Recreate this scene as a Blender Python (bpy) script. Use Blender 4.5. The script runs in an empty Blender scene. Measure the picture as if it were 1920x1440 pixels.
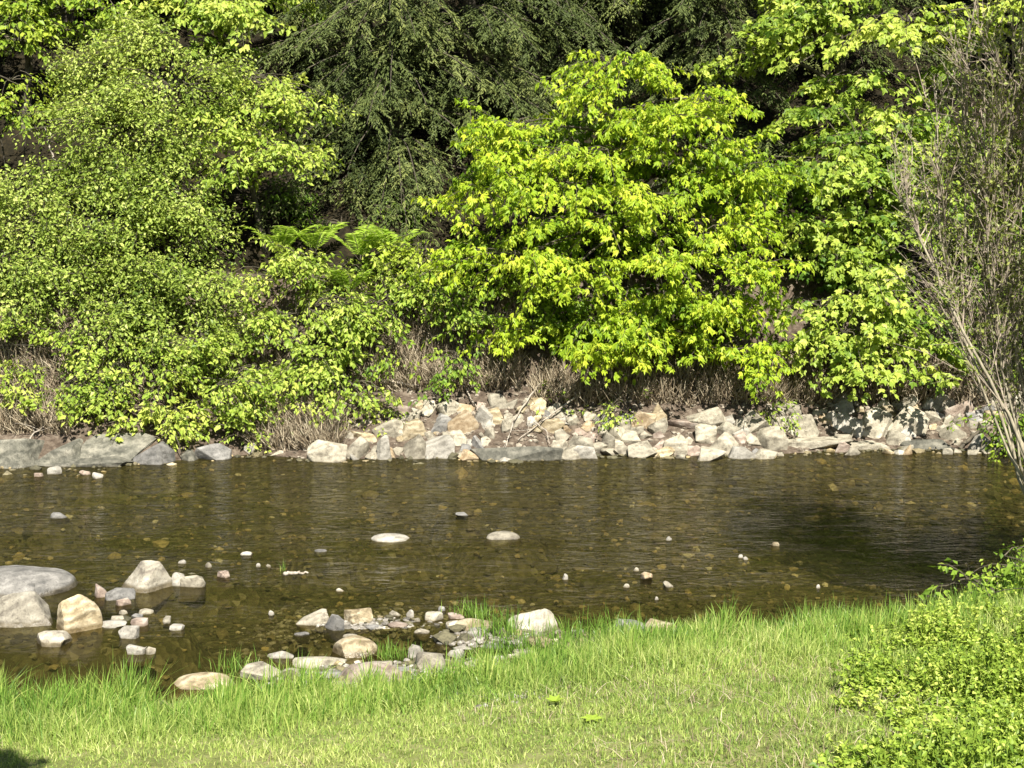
import bpy, math
import numpy as np
from mathutils import Vector

# ------------------------------------------------------------------ camera, sky, sun, exposure
SC = bpy.context.scene
COL = SC.collection
CAM_Z = 4.0
PITCH = math.radians(8.4)
FPX = 960 / math.tan(math.radians(19.0))       # focal length in pixels of the 1920 px wide photograph

cam_data = bpy.data.cameras.new('camera')
cam_data.sensor_width = 36.0
cam_data.lens = 18.0 / math.tan(math.radians(19.0))
cam_data.clip_start = 0.1
cam_data.clip_end = 500.0
cam = bpy.data.objects.new('camera', cam_data)
cam.location = (0, 0, CAM_Z)
cam.rotation_euler = (math.radians(90) - PITCH, 0, 0)
COL.objects.link(cam)
SC.camera = cam

SUN_EL = math.radians(49)
SUN_AZ = math.radians(-14)      # the sun stands behind the camera, a little to the right
to_sun = Vector((math.sin(-SUN_AZ) * math.cos(SUN_EL), -math.cos(SUN_AZ) * math.cos(SUN_EL), math.sin(SUN_EL)))
world = bpy.data.worlds.new('World')
SC.world = world
world.use_nodes = True
wn = world.node_tree
sky = wn.nodes.new('ShaderNodeTexSky')
sky.sky_type = 'NISHITA'
sky.sun_disc = False
sky.sun_elevation = SUN_EL
sky.sun_rotation = math.atan2(to_sun.x, to_sun.y)
bg = wn.nodes['Background']
bg.inputs['Strength'].default_value = 0.05
wn.links.new(sky.outputs[0], bg.inputs[0])
sun_data = bpy.data.lights.new('sun', 'SUN')
sun_data.energy = 5.0
sun_data.angle = math.radians(0.5)
sun_data.color = (1.0, 0.95, 0.86)
sun = bpy.data.objects.new('sun', sun_data)
sun.rotation_euler = to_sun.to_track_quat('Z', 'Y').to_euler()
sun.location = (6, -10, 20)
COL.objects.link(sun)
SC.view_settings.view_transform = 'Standard'
SC.view_settings.look = 'None'
SC.view_settings.exposure = 1.25
SC.view_settings.gamma = 1.0
SC.cycles.max_bounces = 6
SC.cycles.transparent_max_bounces = 12
SC.cycles.sample_clamp_indirect = 4.0
SC.cycles.caustics_reflective = False
SC.cycles.caustics_refractive = False

rng = np.random.default_rng(11)

# ------------------------------------------------------------------ small maths
CP, SP = math.cos(PITCH), math.sin(PITCH)


def rays(px, py):
    px = np.asarray(px, float); py = np.asarray(py, float)
    u = (px - 960) / FPX; v = -(py - 720) / FPX
    return np.stack([u, CP + SP * v, -SP + CP * v], -1)


def at(px, py, d):
    """the point of the place seen at a pixel of the photograph, d metres out along the ground"""
    r = rays(px, py)
    return np.array([0, 0, CAM_Z]) + r * (np.asarray(d, float) / r[..., 1])[..., None]


def on_level(px, py, z=0.0):
    r = rays(px, py)
    return np.array([0, 0, CAM_Z]) + r * ((z - CAM_Z) / r[..., 2])[..., None]


def norm(v):
    return v / np.maximum(np.linalg.norm(v, axis=-1, keepdims=True), 1e-9)


class Noise:
    """smooth value noise in 2-D / 3-D"""
    def __init__(self, seed):
        self.g = np.random.default_rng(seed).random((32, 32, 32))

    def __call__(self, p, scale=1.0, octaves=3):
        p = np.asarray(p, float) * scale
        if p.shape[-1] == 2:
            p = np.concatenate([p, np.zeros(p.shape[:-1] + (1,))], -1)
        out = 0; amp = 1; tot = 0
        for _ in range(octaves):
            i = np.floor(p).astype(int); f = p - i; f = f * f * (3 - 2 * f)
            v = 0
            for a in (0, 1):
                for b in (0, 1):
                    for c in (0, 1):
                        w = (f[..., 0] if a else 1 - f[..., 0]) * (f[..., 1] if b else 1 - f[..., 1]) * (f[..., 2] if c else 1 - f[..., 2])
                        v = v + w * self.g[(i[..., 0] + a) % 32, (i[..., 1] + b) % 32, (i[..., 2] + c) % 32]
            out = out + amp * v; tot += amp; amp *= 0.5; p = p * 2.03 + 7.1
        return out / tot * 2 - 1


nz = Noise(3)

# ------------------------------------------------------------------ mesh builder
def mesh_from(name, verts, face_sets, mats, smooth=False, tint=None, mat_ids=None):
    me = bpy.data.meshes.new(name)
    verts = np.asarray(verts, np.float32).reshape(-1, 3)
    me.vertices.add(len(verts)); me.vertices.foreach_set('co', verts.ravel())
    face_sets = [np.asarray(f, np.int32) for f in face_sets if len(f)]
    loops = np.concatenate([f.ravel() for f in face_sets])
    sizes = np.concatenate([np.full(len(f), f.shape[1], np.int32) for f in face_sets])
    starts = np.concatenate([[0], np.cumsum(sizes)[:-1]]).astype(np.int32)
    me.loops.add(len(loops)); me.loops.foreach_set('vertex_index', loops)
    me.polygons.add(len(sizes)); me.polygons.foreach_set('loop_start', starts)
    try:
        me.polygons.foreach_set('loop_total', sizes)
    except Exception:
        pass
    me.polygons.foreach_set('use_smooth', np.full(len(sizes), smooth, bool))
    for m in mats:
        me.materials.append(m)
    if mat_ids is not None:
        me.polygons.foreach_set('material_index', np.asarray(mat_ids, np.int32))
    if tint is not None:
        at_ = me.attributes.new('tint', 'FLOAT', 'POINT')
        at_.data.foreach_set('value', np.asarray(tint, np.float32))
    me.update(calc_edges=True)
    return me


def link(name, me, parent=None, loc=None):
    o = bpy.data.objects.new(name, me)
    COL.objects.link(o)
    if loc is not None:
        o.location = loc
    if parent is not None:
        o.parent = parent
        o.location = -Vector(parent.location) if loc is None else loc
    return o


def tag(o, label=None, cat=None, group=None, kind=None):
    if label: o['label'] = label
    if cat: o['category'] = cat
    if group: o['group'] = group
    if kind: o['kind'] = kind
    return o


def empty(name, loc, label, cat, group=None):
    o = bpy.data.objects.new(name, None)
    o.empty_display_size = 0.1
    o.location = loc
    COL.objects.link(o)
    return tag(o, label, cat, group)


class Bag:
    """collects leaf/strip/tube pieces; build() links them as one mesh"""
    def __init__(self):
        self.v = []; self.f = {}; self.t = []; self.n = 0

    def add(self, v, faces, t=None):
        v = np.asarray(v, float).reshape(-1, 3)
        for f in faces:
            f = np.asarray(f, int)
            if len(f):
                self.f.setdefault(f.shape[1], []).append(f + self.n)
        self.v.append(v)
        self.t.append(np.full(len(v), 0.5) if t is None else np.asarray(t, float).ravel())
        self.n += len(v)

    def build(self, name, mat, parent=None, smooth=False):
        me = mesh_from(name, np.concatenate(self.v), [np.concatenate(x) for x in self.f.values()], [mat], smooth, np.concatenate(self.t))
        return link(name, me, parent)


LEAF_OVATE = (np.array([[0, 0, 0], [.30, .42, .07], [0, 1, -.10], [-.30, .42, .07]]), [(0, 1, 2), (0, 2, 3)])
LEAF_NARROW = (np.array([[0, 0, 0], [.13, .45, .03], [0, 1, -.12], [-.13, .45, .03]]), [(0, 1, 2), (0, 2, 3)])
LEAF_LOBED = (np.array([[0, 0, 0], [.34, .16, .05], [.46, .56, .03], [.20, .58, .06], [0, 1, -.10], [-.20, .58, .06], [-.46, .56, .03], [-.34, .16, .05]]),
              [(0, 1, 2), (0, 2, 3), (0, 3, 4), (0, 4, 5), (0, 5, 6), (0, 6, 7)])
LEAF_TRIPLE = (np.array([[0, 0, 0], [.22, .16, .03], [.38, .62, .0], [.17, .50, .05], [0, 1, -.14], [-.17, .50, .05], [-.38, .62, .0], [-.22, .16, .03]]),
               [(0, 1, 2), (0, 2, 3), (0, 3, 4), (0, 4, 5), (0, 5, 6), (0, 6, 7)])
LEAF_PINNA = (np.array([[0, 0, 0], [.085, .35, .02], [0, 1, -.12], [-.085, .35, .02]]), [(0, 1, 2), (0, 2, 3)])
LEAF_AREA = {id(LEAF_OVATE): .30, id(LEAF_NARROW): .13, id(LEAF_LOBED): .47, id(LEAF_TRIPLE): .36}


def leaves(bag, P, T, N, size, shape, tint):
    tv, tf = shape
    n = len(P)
    T = norm(T); N = norm(N - T * np.sum(N * T, -1, keepdims=True)); B = np.cross(T, N)
    s = np.asarray(size).reshape(-1, 1, 1)
    V = P[:, None] + s * (tv[None, :, 0:1] * B[:, None] + tv[None, :, 1:2] * T[:, None] + tv[None, :, 2:3] * N[:, None])
    F = (np.arange(n)[:, None, None] * len(tv) + np.asarray(tf)[None]).reshape(-1, 3)
    bag.add(V, [F], np.repeat(np.asarray(tint), len(tv)))


def tubes(bag, paths, radii, sides=4, tint=None):
    """paths (n,k,3), radii (n,k)"""
    paths = np.asarray(paths, float); n, k, _ = paths.shape
    radii = np.broadcast_to(np.asarray(radii, float), (n, k))
    D = np.gradient(paths, axis=1) if k > 2 else np.repeat(paths[:, 1:] - paths[:, :1], 2, 1)
    D = norm(D)
    ref = np.where(np.abs(D[..., 2:3]) > .9, np.array([1., 0, 0]), np.array([0, 0, 1.]))
    A = norm(np.cross(D, ref)); B = np.cross(D, A)
    an = np.arange(sides) / sides * 2 * np.pi
    ring = A[:, :, None] * np.cos(an)[None, None, :, None] + B[:, :, None] * np.sin(an)[None, None, :, None]
    V = paths[:, :, None] + ring * radii[:, :, None, None]
    i = np.arange(n)[:, None, None]; j = np.arange(k - 1)[None, :, None]; q = np.arange(sides)[None, None]
    base = i * k * sides + j * sides
    a = base + q; b = base + (q + 1) % sides
    F = np.stack([a, b, b + sides, a + sides], -1).reshape(-1, 4)
    t = None if tint is None else np.repeat(np.asarray(tint), k * sides)
    bag.add(V, [F], t)


def curve_pts(a, b, k, bulge=None):
    """quadratic curves from a to b (n,3) -> (n,k,3)"""
    a = np.atleast_2d(a); b = np.atleast_2d(b)
    t = np.linspace(0, 1, k)[None, :, None]
    m = (a + b) / 2 + (0 if bulge is None else bulge)
    return (1 - t) ** 2 * a[:, None] + 2 * t * (1 - t) * np.asarray(m)[:, None] + t ** 2 * b[:, None]


# ------------------------------------------------------------------ materials
def new_mat(name):
    m = bpy.data.materials.new(name); m.use_nodes = True
    nt = m.node_tree
    return m, nt, nt.nodes, nt.links, nt.nodes['Principled BSDF'], nt.nodes['Material Output']


def ramp(nodes, stops):
    r = nodes.new('ShaderNodeValToRGB')
    e = r.color_ramp.elements
    while len(e) < len(stops): e.new(0.5)
    for k, (p, c) in enumerate(stops):
        e[k].position = p; e[k].color = (*c, 1)
    return r


def leaf_mat(name, dark, mid, light, trans=0.35, rough=0.45, spec=0.35):
    m, nt, N, L, pb, out = new_mat(name)
    a = N.new('ShaderNodeAttribute'); a.attribute_name = 'tint'
    r = ramp(N, [(0.05, dark), (0.5, mid), (0.95, light)])
    L.new(a.outputs['Fac'], r.inputs[0])
    L.new(r.outputs[0], pb.inputs['Base Color'])
    pb.inputs['Roughness'].default_value = rough
    pb.inputs['Specular IOR Level'].default_value = spec
    tr = N.new('ShaderNodeBsdfTranslucent')
    g = N.new('ShaderNodeMix'); g.data_type = 'RGBA'; g.blend_type = 'MULTIPLY'; g.inputs['Factor'].default_value = 1
    g.inputs['B'].default_value = (1.0, 1.0, 0.45, 1)
    L.new(r.outputs[0], g.inputs['A']); L.new(g.outputs['Result'], tr.inputs[0])
    mx = N.new('ShaderNodeMixShader'); mx.inputs[0].default_value = trans
    L.new(pb.outputs[0], mx.inputs[1]); L.new(tr.outputs[0], mx.inputs[2]); L.new(mx.outputs[0], out.inputs[0])
    return m


def bark_mat(name, c1, c2, scale=18):
    m, nt, N, L, pb, out = new_mat(name)
    tc = N.new('ShaderNodeTexCoord'); n = N.new('ShaderNodeTexNoise'); n.inputs['Scale'].default_value = scale; n.inputs['Detail'].default_value = 6
    mp = N.new('ShaderNodeMapping'); mp.inputs['Scale'].default_value = (1, 1, .25)
    L.new(tc.outputs['Object'], mp.inputs[0]); L.new(mp.outputs[0], n.inputs['Vector'])
    r = ramp(N, [(0.35, c1), (0.68, c2)]); L.new(n.outputs[0], r.inputs[0]); L.new(r.outputs[0], pb.inputs['Base Color'])
    pb.inputs['Roughness'].default_value = .85
    b = N.new('ShaderNodeBump'); b.inputs['Strength'].default_value = .6; b.inputs['Distance'].default_value = .02
    L.new(n.outputs[0], b.inputs['Height']); L.new(b.outputs[0], pb.inputs['Normal'])
    return m


def ground_mat(name, stops, scale, detail=8, bump=.6, dist=.05, scale2=None, stops2=None, rough=.95):
    m, nt, N, L, pb, out = new_mat(name)
    g = N.new('ShaderNodeNewGeometry')
    n = N.new('ShaderNodeTexNoise'); n.inputs['Scale'].default_value = scale; n.inputs['Detail'].default_value = detail; n.inputs['Roughness'].default_value = .65
    L.new(g.outputs['Position'], n.inputs['Vector'])
    r = ramp(N, stops); L.new(n.outputs[0], r.inputs[0])
    col = r.outputs[0]
    h = n.outputs[0]
    if scale2:
        v = N.new('ShaderNodeTexVoronoi'); v.inputs['Scale'].default_value = scale2
        L.new(g.outputs['Position'], v.inputs['Vector'])
        r2 = ramp(N, stops2); 
        sep = N.new('ShaderNodeSeparateColor'); L.new(v.outputs['Color'], sep.inputs[0]); L.new(sep.outputs[0], r2.inputs[0])
        mx = N.new('ShaderNodeMix'); mx.data_type = 'RGBA'; mx.inputs['Factor'].default_value = .5
        L.new(col, mx.inputs['A']); L.new(r2.outputs[0], mx.inputs['B']); col = mx.outputs['Result']
        h = v.outputs['Distance']
    L.new(col, pb.inputs['Base Color'])
    pb.inputs['Roughness'].default_value = rough; pb.inputs['Specular IOR Level'].default_value = .2
    b = N.new('ShaderNodeBump'); b.inputs['Strength'].default_value = bump; b.inputs['Distance'].default_value = dist
    L.new(h, b.inputs['Height']); L.new(b.outputs[0], pb.inputs['Normal'])
    return m


def rock_mat(name, c_dark, c_mid, c_light, strata=0.09, speck=.35, scale=6.5, strata_scale=3.2, strata_rot=(0.5, 0.3, 0), wet_to=.006):
    m, nt, N, L, pb, out = new_mat(name)
    tc = N.new('ShaderNodeTexCoord'); oi = N.new('ShaderNodeObjectInfo'); g = N.new('ShaderNodeNewGeometry')
    add = N.new('ShaderNodeVectorMath'); add.operation = 'ADD'
    sc = N.new('ShaderNodeVectorMath'); sc.operation = 'SCALE'; sc.inputs['Scale'].default_value = 37.0
    cmb = N.new('ShaderNodeCombineXYZ')
    for k in range(3): L.new(oi.outputs['Random'], cmb.inputs[k])
    L.new(cmb.outputs[0], sc.inputs[0]); L.new(tc.outputs['Object'], add.inputs[0]); L.new(sc.outputs[0], add.inputs[1])
    n = N.new('ShaderNodeTexNoise'); n.inputs['Scale'].default_value = scale; n.inputs['Detail'].default_value = 9; n.inputs['Roughness'].default_value = .68
    L.new(add.outputs[0], n.inputs['Vector'])
    mp = N.new('ShaderNodeMapping'); mp.inputs['Rotation'].default_value = strata_rot
    L.new(add.outputs[0], mp.inputs[0])
    w = N.new('ShaderNodeTexWave'); w.wave_type = 'BANDS'; w.bands_direction = 'Z'
    w.inputs['Scale'].default_value = strata_scale; w.inputs['Distortion'].default_value = 9; w.inputs['Detail'].default_value = 5; w.inputs['Detail Scale'].default_value = 1.6
    L.new(mp.outputs[0], w.inputs['Vector'])
    mix = N.new('ShaderNodeMix'); mix.data_type = 'FLOAT'; mix.inputs[0].default_value = strata
    L.new(n.outputs[0], mix.inputs[2]); L.new(w.outputs['Fac'], mix.inputs[3])
    r = ramp(N, [(0.33, c_dark), (0.49, c_mid), (0.66, c_light)]); L.new(mix.outputs[0], r.inputs[0])
    wob = N.new('ShaderNodeMix'); wob.data_type = 'RGBA'; wob.inputs['Factor'].default_value = .3
    L.new(add.outputs[0], wob.inputs['A']); L.new(n.outputs['Color'], wob.inputs['B'])
    vc = N.new('ShaderNodeTexVoronoi'); vc.feature = 'DISTANCE_TO_EDGE'; vc.inputs['Scale'].default_value = 3.2
    L.new(wob.outputs['Result'], vc.inputs['Vector'])
    crk = ramp(N, [(0.0, (.34, .31, .27)), (.022, (1, 1, 1))]); L.new(vc.outputs['Distance'], crk.inputs[0])
    hs = N.new('ShaderNodeHueSaturation')
    mr = N.new('ShaderNodeMapRange'); mr.inputs['To Min'].default_value = .74; mr.inputs['To Max'].default_value = 1.18
    L.new(oi.outputs['Random'], mr.inputs[0]); L.new(mr.outputs[0], hs.inputs['Value']); L.new(r.outputs[0], hs.inputs['Color'])
    # fine dark mineral specks
    v = N.new('ShaderNodeTexNoise'); v.inputs['Scale'].default_value = 60; v.inputs['Detail'].default_value = 3
    L.new(add.outputs[0], v.inputs['Vector'])
    rs = ramp(N, [(0.30, (1 - speck,) * 3), (0.46, (1, 1, 1))]); L.new(v.outputs[0], rs.inputs[0])
    ml = N.new('ShaderNodeMix'); ml.data_type = 'RGBA'; ml.blend_type = 'MULTIPLY'; ml.inputs['Factor'].default_value = 1
    mc = N.new('ShaderNodeMix'); mc.data_type = 'RGBA'; mc.blend_type = 'MULTIPLY'; mc.inputs['Factor'].default_value = .8
    cm = N.new('ShaderNodeTexNoise'); cm.inputs['Scale'].default_value = 2.2; L.new(add.outputs[0], cm.inputs['Vector'])
    cr = ramp(N, [(.5, (0, 0, 0)), (.62, (.9, .9, .9))]); L.new(cm.outputs[0], cr.inputs[0]); L.new(cr.outputs[0], mc.inputs['Factor'])
    L.new(hs.outputs[0], mc.inputs['A']); L.new(crk.outputs[0], mc.inputs['B'])
    L.new(mc.outputs['Result'], ml.inputs['A']); L.new(rs.outputs[0], ml.inputs['B'])
    # the band the river keeps wet: darker and shinier just above the water
    sp = N.new('ShaderNodeSeparateXYZ'); L.new(g.outputs['Position'], sp.inputs[0])
    nn = N.new('ShaderNodeMath'); nn.operation = 'MULTIPLY_ADD'; nn.inputs[1].default_value = -.025; L.new(n.outputs[0], nn.inputs[0]); L.new(sp.outputs[2], nn.inputs[2])
    wet = N.new('ShaderNodeMapRange'); wet.inputs['From Min'].default_value = wet_to - .026; wet.inputs['From Max'].default_value = wet_to
    L.new(nn.outputs[0], wet.inputs[0])
    wm = N.new('ShaderNodeMix'); wm.data_type = 'RGBA'; wm.blend_type = 'MULTIPLY'; wm.inputs['Factor'].default_value = 1
    wr = ramp(N, [(0, (.46, .42, .34)), (1, (1, 1, 1))]); L.new(wet.outputs[0], wr.inputs[0])
    L.new(ml.outputs['Result'], wm.inputs['A']); L.new(wr.outputs[0], wm.inputs['B'])
    L.new(wm.outputs['Result'], pb.inputs['Base Color'])
    rr = N.new('ShaderNodeMapRange'); rr.inputs['To Min'].default_value = .3; rr.inputs['To Max'].default_value = .85
    L.new(wet.outputs[0], rr.inputs[0]); L.new(rr.outputs[0], pb.inputs['Roughness'])
    b = N.new('ShaderNodeBump'); b.inputs['Strength'].default_value = .75; b.inputs['Distance'].default_value = .035
    hc = N.new('ShaderNodeMath'); hc.operation = 'MULTIPLY_ADD'; hc.inputs[1].default_value = .08
    L.new(crk.outputs[0], hc.inputs[0]); L.new(mix.outputs[0], hc.inputs[2])
    L.new(hc.outputs[0], b.inputs['Height']); L.new(b.outputs[0], pb.inputs['Normal'])
    return m


M = {}
M['bright'] = leaf_mat('bright_maple_leaf', (.11, .21, .014), (.32, .45, .026), (.57, .63, .06), .42, .45, .25)
M['maple'] = leaf_mat('green_maple_leaf', (.08, .16, .018), (.26, .365, .042), (.50, .57, .10), .38, .45, .28)
M['small'] = leaf_mat('small_shrub_leaf', (.085, .145, .020), (.28, .37, .06), (.53, .59, .16), .36, .45, .28)
M['bramble'] = leaf_mat('bramble_leaf', (.09, .165, .018), (.28, .385, .05), (.52, .58, .12), .38, .45, .26)
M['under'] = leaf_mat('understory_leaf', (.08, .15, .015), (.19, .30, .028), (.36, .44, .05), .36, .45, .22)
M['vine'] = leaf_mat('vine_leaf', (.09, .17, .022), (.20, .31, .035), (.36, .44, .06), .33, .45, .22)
M['fern'] = leaf_mat('fern_leaf', (.22, .36, .035), (.36, .52, .06), (.50, .62, .12), .4, .5, .2)
M['hemlock'] = leaf_mat('hemlock_needle', (.032, .046, .014), (.095, .124, .036), (.22, .245, .075), .12, .55, .15)
M['willow'] = leaf_mat('willow_leaf', (.13, .16, .045), (.24, .28, .07), (.38, .41, .11), .35)
M['herb'] = leaf_mat('herb_leaf', (.10, .18, .02), (.29, .40, .05), (.52, .58, .13), .33, .45, .28)
M['grass_tall'] = leaf_mat('tall_grass_blade', (.06, .14, .02), (.19, .33, .05), (.48, .55, .15), .35, .4, .3)
M['grass_short'] = leaf_mat('mown_grass_blade', (.12, .21, .04), (.33, .43, .095), (.60, .60, .25), .33, .45, .25)
M['dead'] = leaf_mat('dead_stalk', (.12, .09, .055), (.30, .24, .16), (.52, .45, .32), .1, .8, .1)
M['bark'] = bark_mat('brown_bark', (.035, .029, .018), (.11, .092, .062))
M['bark_pale'] = bark_mat('pale_willow_bark', (.17, .145, .10), (.34, .30, .21), 30)
M['twig'] = bark_mat('twig_bark', (.035, .03, .018), (.11, .092, .058), 30)
M['willow_twig'] = bark_mat('willow_twig_bark', (.16, .125, .095), (.36, .30, .23), 30)
M['deadwood'] = bark_mat('weathered_wood', (.20, .17, .13), (.42, .37, .30), 25)
M['pale'] = rock_mat('pale_schist', (.125, .108, .077), (.285, .255, .19), (.42, .385, .295))
M['white'] = rock_mat('white_stone', (.17, .155, .125), (.30, .278, .23), (.42, .395, .335), .1)
M['grey'] = rock_mat('grey_stone', (.10, .098, .09), (.18, .172, .155), (.28, .268, .245), .1, .4)
M['tan'] = rock_mat('tan_stone', (.17, .13, .07), (.31, .25, .15), (.43, .37, .25), .2)
M['pink'] = rock_mat('pinkish_stone', (.17, .125, .095), (.29, .225, .175), (.40, .34, .28), .15)
M['orange'] = rock_mat('orange_stone', (.20, .135, .07), (.31, .235, .14), (.42, .345, .235), .15)
M['pale_boulder'] = rock_mat('pale_boulder_stone', (.15, .13, .10), (.31, .28, .215), (.45, .415, .33), wet_to=.045)
M['grey_boulder'] = rock_mat('grey_boulder_stone', (.10, .096, .086), (.185, .175, .155), (.29, .275, .245), .1, .4, wet_to=.05)
M['tan_boulder'] = rock_mat('tan_boulder_stone', (.17, .13, .07), (.31, .25, .15), (.43, .37, .25), .2, wet_to=.045)
M['slab'] = rock_mat('dark_ledge', (.058, .057, .043), (.125, .12, .092), (.24, .225, .175), .10, .4, 8, 2.2, (.06, .05, 0))
M['lawn'] = ground_mat('lawn_soil', [(.3, (.09, .10, .03)), (.5, (.17, .19, .055)), (.7, (.27, .25, .12))], 6)
M['bed'] = ground_mat('river_bed', [(.3, (.045, .042, .02)), (.5, (.09, .082, .042)), (.72, (.16, .145, .085))], 3, 8, .8, .04, 16, [(0, (.032, .030, .015)), (.6, (.09, .082, .042)), (.92, (.20, .175, .10)), (1, (.34, .31, .22))])
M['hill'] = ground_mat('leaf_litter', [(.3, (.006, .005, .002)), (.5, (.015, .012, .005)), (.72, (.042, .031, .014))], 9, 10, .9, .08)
M['bank'] = ground_mat('earth_bank', [(.3, (.045, .032, .022)), (.5, (.105, .08, .058)), (.72, (.22, .18, .135))], 11, 10, .9, .08)


def water_mat():
    m, nt, N, L, pb, out = new_mat('creek_water')
    N.remove(pb)
    g = N.new('ShaderNodeNewGeometry')
    mp = N.new('ShaderNodeMapping'); mp.inputs['Scale'].default_value = (1.0, 2.1, 1)
    L.new(g.outputs['Position'], mp.inputs[0])
    n1 = N.new('ShaderNodeTexNoise'); n1.inputs['Scale'].default_value = 2.6; n1.inputs['Detail'].default_value = 4; n1.inputs['Distortion'].default_value = .6
    n2 = N.new('ShaderNodeTexNoise'); n2.inputs['Scale'].default_value = 9; n2.inputs['Detail'].default_value = 3; n2.inputs['Distortion'].default_value = .4
    L.new(mp.outputs[0], n1.inputs['Vector']); L.new(mp.outputs[0], n2.inputs['Vector'])
    # the quick water runs along the far shore; the near margin lies stiller
    sp = N.new('ShaderNodeSeparateXYZ'); L.new(g.outputs['Position'], sp.inputs[0])
    mr = N.new('ShaderNodeMapRange'); mr.inputs['From Min'].default_value = 11.5; mr.inputs['From Max'].default_value = 16.5
    mr.inputs['To Min'].default_value = .05; mr.inputs['To Max'].default_value = .55
    L.new(sp.outputs[1], mr.inputs[0])
    ad = N.new('ShaderNodeMath'); ad.operation = 'MULTIPLY_ADD'; ad.inputs[1].default_value = .45
    L.new(n2.outputs[0], ad.inputs[0]); L.new(n1.outputs[0], ad.inputs[2])
    b = N.new('ShaderNodeBump'); b.inputs['Distance'].default_value = .12
    n3 = N.new('ShaderNodeTexNoise'); n3.inputs['Scale'].default_value = .45; n3.inputs['Detail'].default_value = 3; L.new(mp.outputs[0], n3.inputs['Vector'])
    m3 = N.new('ShaderNodeMapRange'); m3.inputs['From Min'].default_value = .38; m3.inputs['From Max'].default_value = .62; m3.inputs['To Min'].default_value = .25; m3.inputs['To Max'].default_value = 1.25
    L.new(n3.outputs[0], m3.inputs[0])
    ms = N.new('ShaderNodeMath'); ms.operation = 'MULTIPLY'; L.new(mr.outputs[0], ms.inputs[0]); L.new(m3.outputs[0], ms.inputs[1])
    L.new(ms.outputs[0], b.inputs['Strength']); L.new(ad.outputs[0], b.inputs['Height'])
    fr = N.new('ShaderNodeFresnel'); fr.inputs['IOR'].default_value = 1.33; L.new(b.outputs[0], fr.inputs['Normal'])
    gl = N.new('ShaderNodeBsdfGlossy'); gl.inputs['Roughness'].default_value = .06; L.new(b.outputs[0], gl.inputs['Normal'])
    tr = N.new('ShaderNodeBsdfTransparent'); tr.inputs[0].default_value = (.53, .505, .33, 1)
    mx = N.new('ShaderNodeMixShader')
    fm = N.new('ShaderNodeMath'); fm.operation = 'MULTIPLY'; fm.inputs[1].default_value = .45; L.new(fr.outputs[0], fm.inputs[0])
    mk = N.new('ShaderNodeBsdfDiffuse'); mk.inputs[0].default_value = (.07, .062, .028, 1)
    mm = N.new('ShaderNodeMixShader'); mm.inputs[0].default_value = .09
    L.new(tr.outputs[0], mm.inputs[1]); L.new(mk.outputs[0], mm.inputs[2])
    L.new(fm.outputs[0], mx.inputs[0]); L.new(mm.outputs[0], mx.inputs[1]); L.new(gl.outputs[0], mx.inputs[2])
    L.new(mx.outputs[0], out.inputs[0])
    return m


M['water'] = water_mat()

# ------------------------------------------------------------------ terrain
NEAR = np.array([(-900, 1378), (0, 1368), (300, 1368), (450, 1352), (640, 1338), (800, 1322), (950, 1300), (1050, 1272), (1150, 1245), (1300, 1222), (1500, 1222), (1650, 1222),
                 (1750, 1200), (1850, 1150), (1960, 1095), (2100, 1050), (2900, 1000)], float)
FAR = np.array([(-900, 880), (0, 876), (250, 868), (350, 862), (480, 852), (600, 862), (860, 857), (1000, 862), (1100, 852), (1400, 856), (1600, 842), (1840, 842), (2100, 846), (2900, 850)], float)
NW = on_level(NEAR[:, 0], NEAR[:, 1]); FW = on_level(FAR[:, 0], FAR[:, 1])


def near_y(x): return np.interp(x, NW[:, 0], NW[:, 1])
def far_y(x): return np.interp(x, FW[:, 0], FW[:, 1])


def sm(t):
    t = np.clip(t, 0, 1); return t * t * (3 - 2 * t)


# gravel bars: pixel of the middle, half length and half width in metres, height against the water
BARS = [(on_level(a, b), c, d, h) for a, b, c, d, h in [(690, 1295, .85, .55, .08), (850, 1272, .8, .45, .06), (420, 1340, .6, .3, .05), (700, 1168, .75, .22, -.005), (890, 1195, .5, .3, .01),
        (1030, 1200, .6, .3, .03), (60, 1180, .9, .6, -.06), (265, 1175, .5, .5, -.05), (1180, 1205, .4, .25, .04), (380, 1075, .6, .3, -.05), (120, 890, .7, .5, -.03), (730, 1012, .55, .45, -.07), (943, 1008, .55, .45, -.07), (108, 968, .4, .35, -.06), (865, 964, .35, .3, -.06), (600, 1032, .35, .3, -.06), (275, 1085, .6, .4, -.08)]]


def ground_z(x, y):
    x = np.asarray(x, float); y = np.asarray(y, float)
    p = np.stack([x, y], -1)
    s = near_y(x) - y
    zn = .26 * sm(s / .55) + .17 * np.maximum(s - .2, 0) + .035 * nz(p, .9) * sm(s / .5)
    f = y - far_y(x)
    zf = np.interp(f, [0, .5, 1.1, 1.4, 2.1, 2.7, 4, 10, 60], [0, .30, .72, 1.02, 2.25, 2.5, 3.4, 8.2, 46])
    zf = zf + sm(f / 1.0) * (.16 * nz(p, .8) + .05 * nz(p, 4.0))
    e = np.minimum(-s, -f)
    zb = -(.34 + .05 * nz(p, 1.2)) * sm(e / 1.6)
    # the gravel bars round the boulders lie just under the surface
    for c, a, b, h in BARS:
        q = ((x - c[0]) / a) ** 2 + ((y - c[1]) / b) ** 2
        zb = zb + (np.maximum(h + .025 * nz(p, 5.0), zb) - zb) * sm(1.5 - q) * sm(e / .15)
    return np.where(s > 0, zn, np.where(f > 0, zf, zb))


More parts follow.
